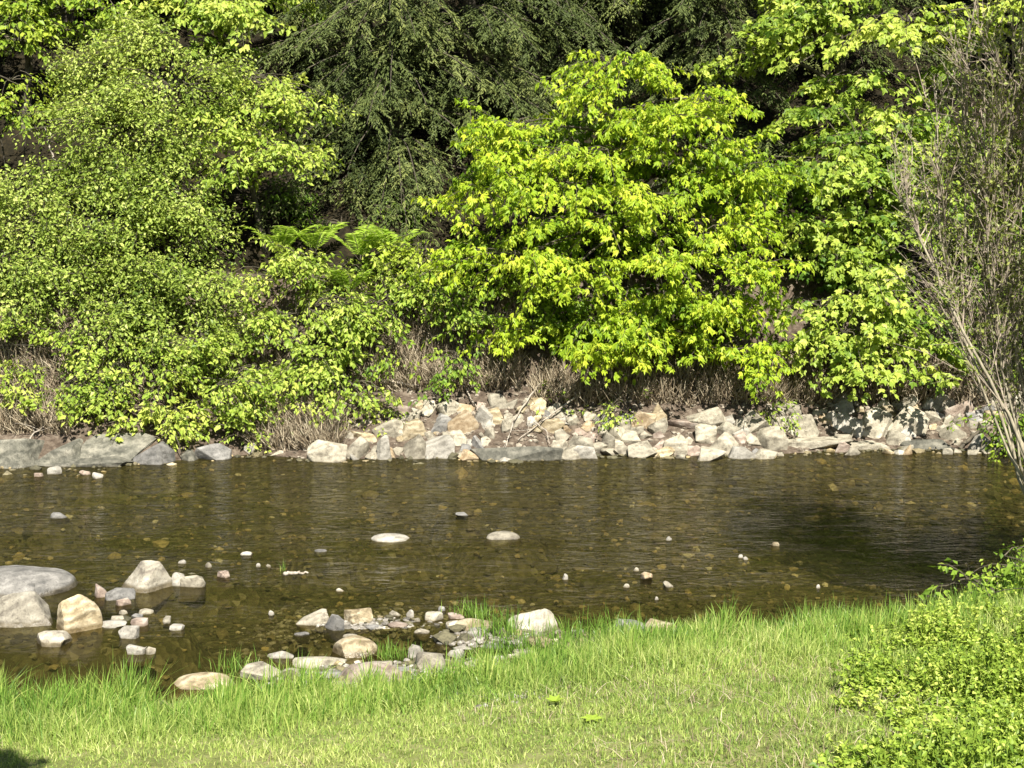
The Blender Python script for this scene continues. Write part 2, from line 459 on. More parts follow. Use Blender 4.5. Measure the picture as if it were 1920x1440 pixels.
def hit(px, py, lo=6.0, hi=34.0):
    """where the view through a pixel meets the ground"""
    for n_ in (120, 60):
        d = np.linspace(lo, hi, n_)
        p = at(np.full_like(d, px), np.full_like(d, py), d)
        g = ground_z(p[:, 0], p[:, 1])
        k = np.argmax(p[:, 2] < g)
        lo, hi = d[max(k - 1, 0)], d[k]
    return np.array([p[k, 0], p[k, 1], g[k]])


def sheet(name, ys, mat, xs=np.concatenate([np.linspace(-60, -12, 20), np.linspace(-11.8, 11.8, 340), np.linspace(12, 60, 20)])):
    X = np.repeat(xs[None], len(ys), 0)
    Y = np.stack([y(xs) for y in ys])
    Z = ground_z(X, Y)
    V = np.stack([X, Y, Z], -1)
    r, c = X.shape
    i = np.arange(r - 1)[:, None] * c + np.arange(c - 1)[None]
    F = np.stack([i, i + 1, i + c + 1, i + c], -1).reshape(-1, 4)
    return tag(link(name, mesh_from(name, V.reshape(-1, 3), [F], [mat], True)), kind='structure')


sheet('lawn_ground', [lambda x, s=s: near_y(x) - s for s in np.concatenate([[18, 12, 8], np.linspace(7, .02, 90), [1e-4]])], M['lawn'])
sheet('river_bed', [lambda x, t=t: near_y(x) * (1 - t) + far_y(x) * t for t in np.linspace(0, 1, 130)], M['bed'])
sheet('river_bank', [lambda x, s=s: far_y(x) + s for s in np.linspace(1e-4, 2.4, 50)], M['bank'])
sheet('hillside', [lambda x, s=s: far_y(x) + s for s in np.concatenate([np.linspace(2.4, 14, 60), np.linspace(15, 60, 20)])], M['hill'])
wx = np.linspace(-60, 60, 3)
tag(link('water', mesh_from('water', [(-60, 4, 0), (60, 4, 0), (60, 30, 0), (-60, 30, 0)], [[(0, 1, 2, 3)]], [M['water']])), kind='structure')

# ------------------------------------------------------------------ rocks
def ico(sub):
    import bmesh
    bm = bmesh.new(); bmesh.ops.create_icosphere(bm, subdivisions=sub, radius=1)
    v = np.array([x.co[:] for x in bm.verts]); f = np.array([[q.index for q in t.verts] for t in bm.faces]); bm.free()
    return v, f


ICO = {s: ico(s) for s in (1, 2, 3, 4, 5)}


def rock_verts(seed, sub, cuts=10, cut_depth=(.55, .92), rough=.06, box=0.0):
    r = np.random.default_rng(seed)
    v, f = ICO[sub]
    v = v.copy()
    if box:
        v = np.sign(v) * np.abs(v) ** (1 - box)
    for _ in range(cuts):
        n = norm(r.normal(size=3)); h = r.uniform(*cut_depth)
        d = v @ n
        v = v - np.maximum(d - h, 0)[:, None] * n * .97
    nn = Noise(seed % 997 + 5)
    v = v * (1 + rough * nn(v, 1.7, 3)[:, None] + rough * .35 * nn(v, 6, 2)[:, None])
    v = v / np.abs(v).max(0)
    return v, f


def rock(name, loc, dims, mat, label, cat='rock', group=None, seed=0, sub=3, cuts=10, tilt=(0, 0, 0), sink=.35, depth=(.55, .92), rough=.06, box=0.0):
    """dims = full width, depth and height above the foot; sink = how much of the body lies below the foot"""
    v, f = rock_verts(seed, sub, cuts, depth, rough, box)
    w, d, h = dims
    v = v.copy()
    low = np.maximum(-v[:, 2:3], 0); v[:, :2] *= 1 + .75 * low
    v[:, 2] = np.where(v[:, 2] > 0, v[:, 2], v[:, 2] * sink / 1.0)
    v = v * np.array([w / 2, d / 2, h])
    from mathutils import Euler
    R = np.array(Euler(tilt).to_matrix())
    v = v @ R.T
    me = mesh_from(name, v, [f], [mat], True)
    me.set_sharp_from_angle(angle=math.radians(26))
    o = link(name, me, loc=loc)
    return tag(o, label, cat, group)


def broken(name, loc, dims, mat, label, cat='stone', group=None, seed=0, tilt=(0, 0, 0), pts=13, sink=.6, box=0.0, wear=.05):
    """an angular broken block: the hull of a few points, its edges slightly worn"""
    import bmesh
    from mathutils import Euler
    r = np.random.default_rng(seed)
    v = norm(r.normal(size=(pts, 3))) * r.uniform(.85, 1.0, (pts, 1))
    b = max(box, .25); v = np.sign(v) * np.abs(v) ** (1 - b)
    bm = bmesh.new()
    for q in v: bm.verts.new(q)
    bmesh.ops.convex_hull(bm, input=bm.verts)
    bmesh.ops.dissolve_limit(bm, angle_limit=.16, verts=bm.verts, edges=bm.edges)
    loose = [q for q in bm.verts if not q.link_faces]
    bmesh.ops.delete(bm, geom=loose, context='VERTS')
    bmesh.ops.bevel(bm, geom=list(bm.edges), offset=wear, segments=2, affect='EDGES', profile=.6)
    bmesh.ops.triangulate(bm, faces=bm.faces)
    bmesh.ops.subdivide_edges(bm, edges=[e for e in bm.edges if e.calc_length() > .3], cuts=2, use_grid_fill=True)
    bmesh.ops.triangulate(bm, faces=bm.faces)
    me = bpy.data.meshes.new(name); bm.to_mesh(me); bm.free()
    co = np.empty(len(me.vertices) * 3, np.float32); me.vertices.foreach_get('co', co); co = co.reshape(-1, 3).astype(float)
    nn = Noise(seed % 991 + 3)
    co *= 1 + .05 * nn(co, 1.6, 3)[:, None] + .02 * nn(co, 7, 2)[:, None]
    co /= np.abs(co).max(0)
    w, d, h = dims
    low = np.maximum(-co[:, 2:3], 0); co[:, :2] *= 1 + .35 * low
    co[:, 2] = np.where(co[:, 2] > 0, co[:, 2], co[:, 2] * sink)
    co = (co * np.array([w / 2, d / 2, h])) @ np.array(Euler(tilt).to_matrix()).T
    me.vertices.foreach_set('co', co.astype(np.float32).ravel())
    me.polygons.foreach_set('use_smooth', np.ones(len(me.polygons), bool))
    me.set_sharp_from_angle(angle=math.radians(32))
    me.materials.append(mat); me.update()
    return tag(link(name, me, loc=loc), label, cat, group)


def water_rock(name, px, py, w, h, mat, label, seed, ratio=.8, cat='rock', group=None, z0=0.0, **kw):
    """a rock whose visible outline is w x h photo pixels, its foot at pixel row py"""
    p = on_level(px, py, z0)
    dist = math.hypot(p[1], CAM_Z - z0)
    W = w * dist / FPX; D = W * ratio
    sa = (CAM_Z - z0) / dist
    H = max(h * dist / FPX - .5 * D * sa, .22 * W if h > w * .3 else .12 * W, .012)
    if name == 'boulder' and mat in ('pale', 'grey', 'tan'): mat = mat + '_boulder'
    foot = min(.30, .6 * W) / H if z0 <= 0.001 else .5
    if name != 'boulder' and w > 17 and h > .30 * w:
        return broken(name, (p[0], p[1] + D * .42, z0), (W, D, H), M[mat], label, cat, group, seed, kw.get('tilt', (0, 0, 0)), 16, max(.5, foot), kw.get('box', .42), .07)
    return rock(name, (p[0], p[1] + D * .42, z0), (W, D, H), M[mat], label, cat, group, seed, sink=max(.35, foot), **kw)


GB = 'boulders and stones standing in the shallows'
water_rock('boulder', 0, 1122, 236, 66, 'grey', 'big smooth grey dome boulder behind the pale speckled slab', 101, .8, 'boulder', sub=5, cuts=10, depth=(.72, .95), rough=.05)
water_rock('boulder', 28, 1176, 172, 70, 'pale', 'pale flat topped boulder in front of the big grey dome boulder', 102, .62, 'boulder', sub=5, cuts=14, depth=(.55, .85), box=.25, tilt=(.12, 0, 0))
water_rock('boulder', 134, 1187, 98, 76, 'tan', 'tan striped rounded boulder leaning on the pale flat topped boulder', 103, .75, 'boulder', sub=5, cuts=12, depth=(.6, .92), rough=.07)
water_rock('boulder', 97, 1212, 76, 38, 'pale', 'small pale knobbly rock at the foot of the tan striped boulder', 104, .7, 'boulder', sub=4, cuts=13, depth=(.5, .88), rough=.08)
water_rock('boulder', 270, 1110, 120, 66, 'pale', 'cream peaked boulder with wavy bands standing alone in midstream', 105, .7, 'boulder', sub=5, cuts=13, depth=(.48, .85), rough=.07)
water_rock('stone', 222, 1126, 64, 24, 'grey', 'wet blue grey slab lying at the foot of the cream peaked boulder', 106, .6, 'stone', sub=4)
water_rock('stone', 182, 1120, 40, 28, 'pink', 'small pinkish stone between the cream peaked boulder and the grey dome', 107, .8, 'stone')
water_rock('stone', 333, 1099, 26, 26, 'white', 'small white upright stone touching the side of the cream peaked boulder', 108, .7, 'stone')
water_rock('stone', 360, 1102, 50, 26, 'pale', 'low pale stone trailing off beside the small white upright stone', 109, .7, 'stone')
small = [  # px, py, w, h, material, label
    (240, 1198, 40, 27, 'white', 'chunky white stone, biggest of the cluster beside the tan boulder'),
    (207, 1177, 58, 10, 'white', 'long thin white sliver of stone touching the chunky white stone'),
    (311, 1170, 36, 22, 'pale', 'oval pale stone at the outer end of the stone cluster'),
    (329, 1182, 30, 12, 'white', 'small flat white stone just in front of the oval pale stone'),
    (219, 1164, 27, 10, 'pale', 'small flat cream stone above the long white sliver'),
    (272, 1152, 30, 10, 'pale', 'flat pale stone at the back of the stone cluster'),
    (230, 1152, 16, 10, 'pale', 'pebble sized pale stone at the back corner of the cluster'),
    (256, 1160, 22, 9, 'grey', 'small grey stone in the middle of the cluster'),
    (259, 1174, 34, 16, 'pink', 'low reddish grey stone behind the chunky white stone'),
    (229, 1136, 28, 16, 'pink', 'rusty mottled stone beneath the wet blue grey slab'),
    (253, 1228, 42, 22, 'white', 'slanting white stone nearest the long grass, below the chunky white stone'),
    (281, 1227, 20, 15, 'pale', 'small pale stone touching the slanting white stone'),
    (730, 1016, 72, 15, 'white', 'pale lens shaped rock alone in midstream'),
    (943, 1013, 64, 17, 'pale', 'tilted pale rock in midstream with a dark wet side'),
    (1213, 1088, 32, 16, 'orange', 'orange brown stone poking out of open water'),
    (1255, 1014, 12, 9, 'white', 'tiny white stone far out in open water'),
    (1389, 1046, 9, 7, 'white', 'tiny bright pebble, inner one of a touching pair in open water'),
    (1398, 1050, 10, 7, 'white', 'tiny bright pebble, outer one of a touching pair in open water'),
    (1060, 1087, 11, 12, 'white', 'little round white stone behind the grassy boulder'),
    (1253, 1101, 19, 11, 'pale', 'small whitish stone in front of the orange brown stone'),
    (1231, 1125, 8, 7, 'white', 'tiny pebble between the orange stone and the near grass'),
    (1535, 1103, 9, 8, 'white', 'tiny bright pebble near the dark tree shadow on the water'),
    (1175, 1102, 12, 8, 'pale', 'tiny pale stone in front of and beside the orange brown stone'),
    (1193, 1071, 11, 8, 'pale', 'tiny pale stone behind the orange brown stone'),
    (1455, 1024, 18, 9, 'tan', 'small yellowish stone toward the shaded water'),
    (507, 1154, 13, 10, 'white', 'tiny white stone alone beside the tilted grey stone'),
    (461, 1042, 20, 8, 'white', 'small white stone behind the half sunk pebbles in midstream'),
    (503, 1064, 20, 10, 'pale', 'small pale stone beside the floating yellow stick'),
    (484, 1063, 9, 8, 'white', 'tiny white stone next to the small pale stone in midstream'),
    (417, 1084, 24, 14, 'pink', 'small reddish stone downriver from the cream peaked boulder'),
    (341, 1057, 16, 9, 'white', 'small white stone behind the cream peaked boulder'),
    (390, 1064, 12, 10, 'pale', 'tiny cream stone behind the small reddish stone'),
    (600, 1035, 24, 6, 'grey', 'thin grey stone barely breaking the water in midstream'),
    (637, 1109, 16, 7, 'pale', 'little flat stone behind the boxy tan stone'),
    (100, 889, 28, 15, 'white', 'whitish round stone close under the dark far ledge'),
    (70, 894, 18, 9, 'pink', 'pinkish little stone close under the dark far ledge'),
    (158, 890, 24, 9, 'pink', 'low brownish stone between two pale ones below the far ledge'),
    (183, 898, 22, 15, 'white', 'pale upright stone below the far ledge, farther out than its neighbours'),
    (108, 972, 34, 13, 'grey', 'grey stone with ripples round it in the fast far water'),
    (865, 968, 26, 12, 'grey', 'small grey stone in ripples behind the lens shaped rock'),
]
for k, (px, py, w, h, mt, lb) in enumerate(small):
    water_rock('stone', px, py, w, h, mt, lb, 200 + k, .75, 'stone', None, sub=3 if w > 24 else 2, cuts=7)
shore = [
    (585, 1172, 66, 26, 'pale', 'long tilted pale grey stone beside the boxy tan stone', .6, {'tilt': (0, -.22, 0)}),
    (628, 1182, 42, 30, 'grey', 'rounded grey stone wedged between tilted stone and boxy stone', .8, {}),
    (670, 1170, 58, 30, 'tan', 'boxy tan block standing in shallow water', .7, {'box': .6, 'cuts': 5, 'depth': (.8, .98)}),
    (740, 1155, 22, 10, 'pale', 'small pale stone behind the boxy tan block', .8, {}),
    (769, 1158, 16, 16, 'white', 'small white stone right behind the dark wet gravel', .8, {}),
    (783, 1166, 14, 8, 'pale', 'tiny pale stone on the dark wet gravel', .8, {}),
    (813, 1165, 36, 18, 'pale', 'ragged pale stone at the end of the wet gravel', .8, {}),
    (828, 1146, 14, 12, 'grey', 'tiny grey stone standing behind the ragged pale stone', .8, {}),
    (521, 1237, 56, 18, 'white', 'flat white oval stone lying in the still dark pool', .6, {}),
    (592, 1252, 112, 24, 'pale', 'long flat pale stone along the near water edge', .5, {}),
    (662, 1234, 92, 42, 'tan', 'bulky cream and tan rock at the edge of the near gravel', .7, {'sub': 4}),
    (372, 1296, 118, 34, 'tan', 'broad sandy rock half buried in the long near grass', .7, {'sub': 4}),
    (492, 1276, 92, 30, 'pale', 'pale mossy rock among grass at the pool edge', .7, {'sub': 4}),
    (690, 1292, 130, 52, 'pink', 'broad pinkish rock half buried in the near gravel bank', .8, {'sub': 4}),
    (778, 1234, 30, 26, 'white', 'upright whitish stone at the head of the near gravel', .8, {}),
    (808, 1258, 62, 44, 'pale', 'rounded pale rock behind the near grass', .8, {'sub': 4}),
    (848, 1236, 44, 22, 'white', 'smooth white oval stone on the near gravel', .7, {}),
    (882, 1258, 82, 30, 'pale', 'slanting pale slab running down into the near grass', .6, {}),
    (865, 1220, 40, 10, 'white', 'thin white flake behind the smooth white oval stone', .6, {}),
    (935, 1238, 32, 9, 'white', 'thin white stone at the tip of the near grass', .6, {}),
    (965, 1234, 28, 9, 'pale', 'thin pale stone tucked into the near grass tip', .6, {}),
    (920, 1252, 16, 10, 'white', 'tiny white stone before the thin white stone', .7, {}),
    (895, 1200, 78, 24, 'white', 'long cream stone, nearer of the two beside the grassy boulder', .5, {}),
    (892, 1182, 88, 24, 'tan', 'long yellowish stone, farther of the two beside the grassy boulder', .5, {}),
    (850, 1180, 30, 16, 'pale', 'small cream stone at the end of the long yellowish stone', .8, {}),
    (855, 1160, 34, 14, 'pink', 'small pinkish stone at the foot of a grass tuft', .8, {}),
    (1000, 1190, 100, 54, 'pale', 'grey boulder wrapped in tufts of river grass', .75, {'sub': 4}),
    (1052, 1198, 34, 18, 'pink', 'pinkish stone before the grey grassy boulder', .7, {}),
    (1084, 1192, 28, 15, 'white', 'small whitish stone next to the pinkish one by the grassy boulder', .7, {}),
    (1010, 1196, 24, 12, 'pale', 'small pale stone hidden in grass before the grey grassy boulder', .7, {}),
    (1180, 1187, 56, 24, 'grey', 'slanting grey stone at the edge of the lush grass', .6, {'tilt': (0, .15, 0)}),
    (1236, 1188, 70, 30, 'tan', 'mossy domed rock sunk in the lush grass edge', .8, {'sub': 4}),
    (1115, 1205, 16, 12, 'pale', 'little pale stone in grass behind the slanting grey stone', .8, {}),
    (1545, 1186, 46, 14, 'white', 'whitish flat stone at the foot of the lone far grass tuft', .6, {}),
]
flat = {'cuts': 9, 'depth': (.6, .92)}
shore += [
    (548, 1266, 48, 14, 'pale', 'thin pale slab between the mossy rock and the long flat stone', .6, flat),
    (620, 1272, 60, 16, 'grey', 'grey slab lying before the long flat stone', .6, flat),
    (716, 1254, 46, 14, 'pale', 'low cream slab beside the bulky cream and tan rock', .6, flat),
    (752, 1266, 54, 16, 'grey', 'flat grey slab before the upright whitish stone', .6, flat),
    (770, 1288, 66, 18, 'pale', 'wide low slab between the pinkish rock and the rounded pale rock', .6, flat),
    (836, 1272, 50, 14, 'pink', 'flat pinkish slab before the rounded pale rock', .6, flat),
    (700, 1180, 34, 9, 'grey', 'flat grey stone on the dark wet gravel before the boxy block', .7, flat),
    (745, 1176, 40, 10, 'pink', 'brownish flat stone in the middle of the dark wet gravel', .7, flat),
    (790, 1188, 30, 9, 'pale', 'flat cream stone at the near rim of the dark wet gravel', .7, flat),
    (655, 1196, 30, 9, 'pale', 'flat pale chip below the boxy tan block', .7, flat),
    (925, 1216, 44, 10, 'grey', 'grey flat stone between the long cream stone and thin white stone', .6, flat),
    (835, 1208, 36, 10, 'grey', 'grey slab before the small cream stone at the long yellowish stone', .6, flat),
    (565, 1192, 30, 8, 'grey', 'wet grey chip under the long tilted stone', .6, flat),
    (980, 1228, 40, 12, 'pale', 'half hidden pale slab among the tufts before the grassy boulder', .6, flat),
]
for k, (px, py, w, h, mt, lb, ra, kw) in enumerate(shore):
    p = hit(px, py)
    a = dict(sub=3, cuts=8); a.update(kw)
    water_rock('boulder' if w > 88 and h > 40 else 'stone', px, py, w, h, mt, lb, 300 + k, ra, 'stone', None, z0=max(p[2] - .01, 0), **a)

# the far shore: ledges, big blocks, then the rubble
def bank_rock(name, px, py, w, h, mat, label, seed, ratio=.7, group=None, tilt=(0, 0, 0), push=.30, **kw):
    p = hit(px, py, 17, 30)
    dist = math.hypot(p[1], CAM_Z - p[2])
    W = w * dist / FPX; D = W * ratio; H = h * dist / FPX
    a = {k_: kw[k_] for k_ in ('box', 'pts') if k_ in kw}
    return broken(name, (p[0], p[1] + D * push, max(p[2], -.02)), (W, D, H * .92), M[mat], label, 'rock', group, seed, tilt=tilt, **a)


big = [
    (10, 872, 130, 56, 'slab', 'dark cracked ledge block at the upriver end of the far shore', .8, {'box': .5, 'sub': 4}),
    (165, 862, 230, 44, 'slab', 'wide dark flat ledge under the overhanging low shrub', .5, {'box': .5, 'sub': 4, 'rough': .09}),
    (165, 872, 190, 18, 'slab', 'low wet shelf of rock below the wide dark ledge', .5, {'box': .4, 'sub': 4}),
    (282, 872, 84, 52, 'grey', 'grey wedge shaped rock at the tip of the dark ledge', .7, {'cuts': 7, 'sub': 4}),
    (95, 860, 120, 36, 'slab', 'dark leaning ledge block between the cracked block and the wide dark ledge', .7, {'box': .5}),
    (-110, 872, 150, 60, 'slab', 'dark ledge block farthest upriver', .8, {'box': .5, 'sub': 4}),
    (395, 862, 74, 34, 'grey', 'mossy grey rock under the dangling shrub leaves', .7, {}),
    (345, 864, 50, 22, 'slab', 'small dark rock beside the grey wedge shaped rock', .7, {}),
    (470, 852, 32, 22, 'white', 'small bright white rock at the end of the low shrub', .8, {}),
    (518, 853, 30, 10, 'pale', 'small flat pale stone at the foot of the twiggy mound', .8, {}),
    (612, 866, 76, 44, 'pale', 'lumpy pale rock at the start of the far rubble', .7, {'sub': 4}),
    (668, 858, 50, 42, 'pale', 'leaning cream block beside the upright white slab', .7, {'tilt': (0, .5, 0)}),
    (725, 862, 38, 62, 'white', 'tall upright white slab at the waterline', .6, {'box': .5, 'cuts': 7, 'depth': (.7, .95)}),
    (772, 860, 54, 54, 'pale', 'grey cream triangular block beside the upright white slab', .6, {'cuts': 8}),
    (826, 858, 78, 44, 'white', 'slanting white boulder at the waterline beside the greenish shelf', .6, {'tilt': (0, -.35, 0), 'cuts': 7, 'sub': 4}),
    (905, 796, 40, 36, 'white', 'squarish white stone with a black gap under it', .7, {'box': .5, 'cuts': 6, 'tilt': (0, .2, 0)}),
    (868, 812, 62, 46, 'orange', 'big orange tinted block above the greenish shelf', .6, {}),
    (975, 862, 190, 30, 'slab', 'low greenish shelf of rock at the waterline', .4, {'box': .4, 'sub': 4}),
    (955, 866, 90, 9, 'white', 'thin white flake at the lip of the greenish shelf', .4, {}),
    (1035, 812, 52, 28, 'tan', 'yellow tinted stone above the greenish shelf', .7, {}),
    (1084, 852, 56, 40, 'pale', 'pale wedge with a black gap at its side by the water', .6, {'tilt': (0, .4, 0), 'cuts': 7}),
    (1135, 850, 44, 44, 'pale', 'blunt cream block standing at the water beyond the pale wedge', .6, {}),
    (1170, 812, 32, 28, 'pale', 'boxy cream stone in the middle of the maple rubble', .7, {'box': .5}),
    (1225, 800, 54, 46, 'tan', 'sandy ribbed block close beneath the maple leaves', .7, {}),
    (1282, 804, 96, 18, 'pink', 'long flat pinkish slab bridging the rubble under the maple', .5, {'box': .5, 'cuts': 5, 'depth': (.8, .97)}),
    (1330, 802, 72, 40, 'pale', 'sloping pale block at the end of the flat pinkish slab', .6, {'tilt': (0, -.4, 0)}),
    (1268, 850, 46, 36, 'pale', 'square cream block at the water under the flat pinkish slab', .6, {'box': .5, 'cuts': 7}),
    (1356, 848, 70, 38, 'pale', 'pale slanted block behind the pair of flat stones at the water', .6, {}),
    (1385, 861, 68, 26, 'white', 'flat whitish stone jutting furthest into the water', .7, {'cuts': 6}),
    (1500, 812, 90, 52, 'pale', 'wide pale rock face above the undercut shelf', .6, {'sub': 4}),
    (1518, 838, 168, 16, 'pale', 'long pale undercut shelf with a black shadow line below', .35, {'box': .5, 'cuts': 5, 'depth': (.8, .97), 'sub': 4, 'rough': .1}),
    (1575, 776, 60, 44, 'white', 'brightest white round rock high on the far rubble', .8, {'sub': 4, 'cuts': 8}),
    (1545, 792, 42, 18, 'orange', 'small orange stone just below the brightest white rock', .7, {}),
    (1700, 812, 76, 54, 'pale', 'large cracked cream rock face toward the willow stems', .6, {'sub': 4, 'tilt': (0, .3, 0)}),
    (1640, 816, 64, 54, 'pale', 'leaning ribbed cream slab beside the cracked rock face', .6, {'tilt': (0, .4, 0)}),
    (1808, 786, 76, 40, 'pink', 'rounded pinkish rock behind the willow stems', .7, {'sub': 4}),
    (1745, 842, 120, 18, 'slab', 'dark low shelf at the waterline near the willow stems', .4, {'box': .4}),
    (1630, 842, 110, 14, 'pale', 'low pale shelf at the water between the two dark shadow lines', .4, {'box': .4}),
]
for k, (px, py, w, h, mt, lb, ra, kw) in enumerate(big):
    bank_rock('shore_rock', px, py, w, h, mt, lb, 400 + k, ra, **kw)

r2 = np.random.default_rng(77)
placed = [(b[0], b[1] - b[3] * .5, max(b[2] * .36, 10)) for b in big]
cand = []
tries = 0
while len(cand) < 175 and tries < 9000:
    tries += 1
    px = r2.uniform(640, 1920); py = r2.uniform(752, 856)
    top = np.interp(px, [640, 720, 820, 960, 1100, 1400, 1500, 1900], [800, 770, 752, 745, 780, 790, 748, 755])
    if py < top: continue
    w = r2.choice([20, 28, 38, 50, 64], p=[.18, .26, .28, .18, .10]) * r2.uniform(.85, 1.15)
    if any((px - a) ** 2 + ((py - b) * 1.4) ** 2 < (w * .40 + c) ** 2 * .72 for a, b, c in placed): continue
    placed.append((px, py, w * .40)); cand.append((px, py, w))
zones = [(640, 790, 'beside the tall upright slab'), (790, 930, 'below the dead grass bank'), (930, 1070, 'beneath the fallen branches'),
         (1070, 1240, 'under the bright maple'), (1240, 1420, "under the drooping maple end"), (1420, 1560, 'around the wide pale rock face'),
         (1560, 1720, 'below the brightest white rock'), (1720, 1930, 'behind the willow stems')]
tones = {'pale': 'cream', 'white': 'whitish', 'grey': 'grey', 'tan': 'tan', 'pink': 'pinkish', 'orange': 'orange'}
info = []
for k, (px, py, w) in enumerate(cand):
    mt = r2.choice(['pale', 'white', 'grey', 'tan', 'pink', 'orange'], p=[.58, .17, .06, .11, .06, .02])
    zone = next(z for a, b, z in zones if a <= px < b)
    row = 'at the waterline' if py > 832 else ('halfway up the rubble' if py > 795 else 'atop the rubble')
    size = 'small' if w < 26 else ('middling' if w < 40 else 'large')
    info.append([px, py, w, mt, (size, tones[mt], row, zone)])
combos = {}
for it in info: combos.setdefault(it[4], []).append(it)
for k, (px, py, w, mt, c) in enumerate(info):
    mates = sorted(combos[c], key=lambda i: i[2])
    idx = [i[0] for i in mates].index(px)
    sz = c[0]
    lb = f'{sz} {c[1]} broken stone {c[2]} {c[3]}'
    if len(mates) == 2: lb = f'{("smaller", "bigger")[idx]} of two {sz} {c[1]} stones {c[2]} {c[3]}'
    if len(mates) == 3: lb = f'{("smallest", "medium", "biggest")[idx]} of three {sz} {c[1]} stones {c[2]} {c[3]}'
    bank_rock('rubble_stone', px, py + w * .25, w * r2.uniform(1.0, 1.45), w * r2.uniform(.5, .95), mt, lb, 600 + k, r2.uniform(.55, .9),
              'broken stones along the far shore', tilt=(r2.normal(0, .25), r2.normal(0, .45), r2.uniform(-.6, .6)), sub=3, cuts=9)

# chips between the stones: nobody could count them
def chips(name, pts, sizes, mat, seed, label):
    r = np.random.default_rng(seed)
    v0, f0 = ICO[1]
    n = len(pts)
    V = v0[None] * r.uniform(.6, 1.1, (n, len(v0), 1)) * (np.asarray(sizes)[:, None] * r.uniform([.6, .6, .3], [1.2, 1.2, .75], (n, 3)))[:, None]
    an = r.uniform(0, 6.28, n); c, s = np.cos(an)[:, None], np.sin(an)[:, None]
    V = np.stack([V[..., 0] * c - V[..., 1] * s, V[..., 0] * s + V[..., 1] * c, V[..., 2]], -1) + pts[:, None]
    F = (np.arange(n)[:, None, None] * len(v0) + f0[None]).reshape(-1, 3)
    o = link(name, mesh_from(name, V.reshape(-1, 3), [F], [mat], False, np.repeat(r.random(n), len(v0))))
    return tag(o, label, 'gravel', kind='stuff')


def pebble_mat(name, stops, rough=.8):
    m, nt, N, L, pb, out = new_mat(name)
    a = N.new('ShaderNodeAttribute'); a.attribute_name = 'tint'
    r = ramp(N, stops); L.new(a.outputs['Fac'], r.inputs[0])
    g = N.new('ShaderNodeNewGeometry'); n = N.new('ShaderNodeTexNoise'); n.inputs['Scale'].default_value = 40
    L.new(g.outputs['Position'], n.inputs['Vector'])
    r2_ = ramp(N, [(.3, (.6, .6, .6)), (.65, (1.1, 1.1, 1.1))]); L.new(n.outputs[0], r2_.inputs[0])
    ml = N.new('ShaderNodeMix'); ml.data_type = 'RGBA'; ml.blend_type = 'MULTIPLY'; ml.inputs['Factor'].default_value = 1
    L.new(r.outputs[0], ml.inputs['A']); L.new(r2_.outputs[0], ml.inputs['B']); L.new(ml.outputs['Result'], pb.inputs['Base Color'])
    pb.inputs['Roughness'].default_value = rough
    return m


M['chips'] = pebble_mat('stone_chips', [(0, (.09, .066, .045)), (.5, (.20, .165, .12)), (1, (.38, .335, .26))])
M['shore_chips'] = pebble_mat('shore_chips', [(0, (.10, .09, .07)), (.5, (.22, .20, .165)), (1, (.40, .37, .31))])
M['pebbles'] = pebble_mat('bed_pebbles', [(0, (.05, .046, .024)), (.55, (.125, .112, .06)), (.85, (.23, .185, .10)), (.96, (.40, .31, .15)), (1, (.60, .55, .44))])
n = 1700
x = r2.uniform(-3.2, 8.5, n); f = r2.uniform(0, 1.25, n); y = far_y(x) + f
chips('rubble_gravel', np.stack([x, y, ground_z(x, y)], -1), r2.uniform(.02, .065, n), M['chips'], 5, 'loose broken stone chips between the far shore stones')
n = 9000
x = r2.uniform(-8.5, 8.5, n); t = r2.random(n); y = near_y(x) * (1 - t) + far_y(x) * t
s = r2.uniform(.02, .06, n) + (r2.random(n) < .06) * r2.uniform(.02, .10, n)
chips('river_pebbles', np.stack([x, y, ground_z(x, y) + .01], -1), s, M['pebbles'], 6, 'brown and ochre pebbles on the bed of the creek')
n = 3360
pp = np.array([hit(px, py) for px, py in zip(r2.uniform(480, 1000, 420), r2.uniform(1145, 1310, 420))])
pp = np.repeat(pp, 8, 0)[:n] + r2.normal(0, .12, (n, 3)) * np.array([1, 1, 0])
pp[:, 2] = ground_z(pp[:, 0], pp[:, 1])
chips('shore_gravel', pp, r2.uniform(.010, .045, n), M['shore_chips'], 7, 'wet gravel among the stones of the near shore')

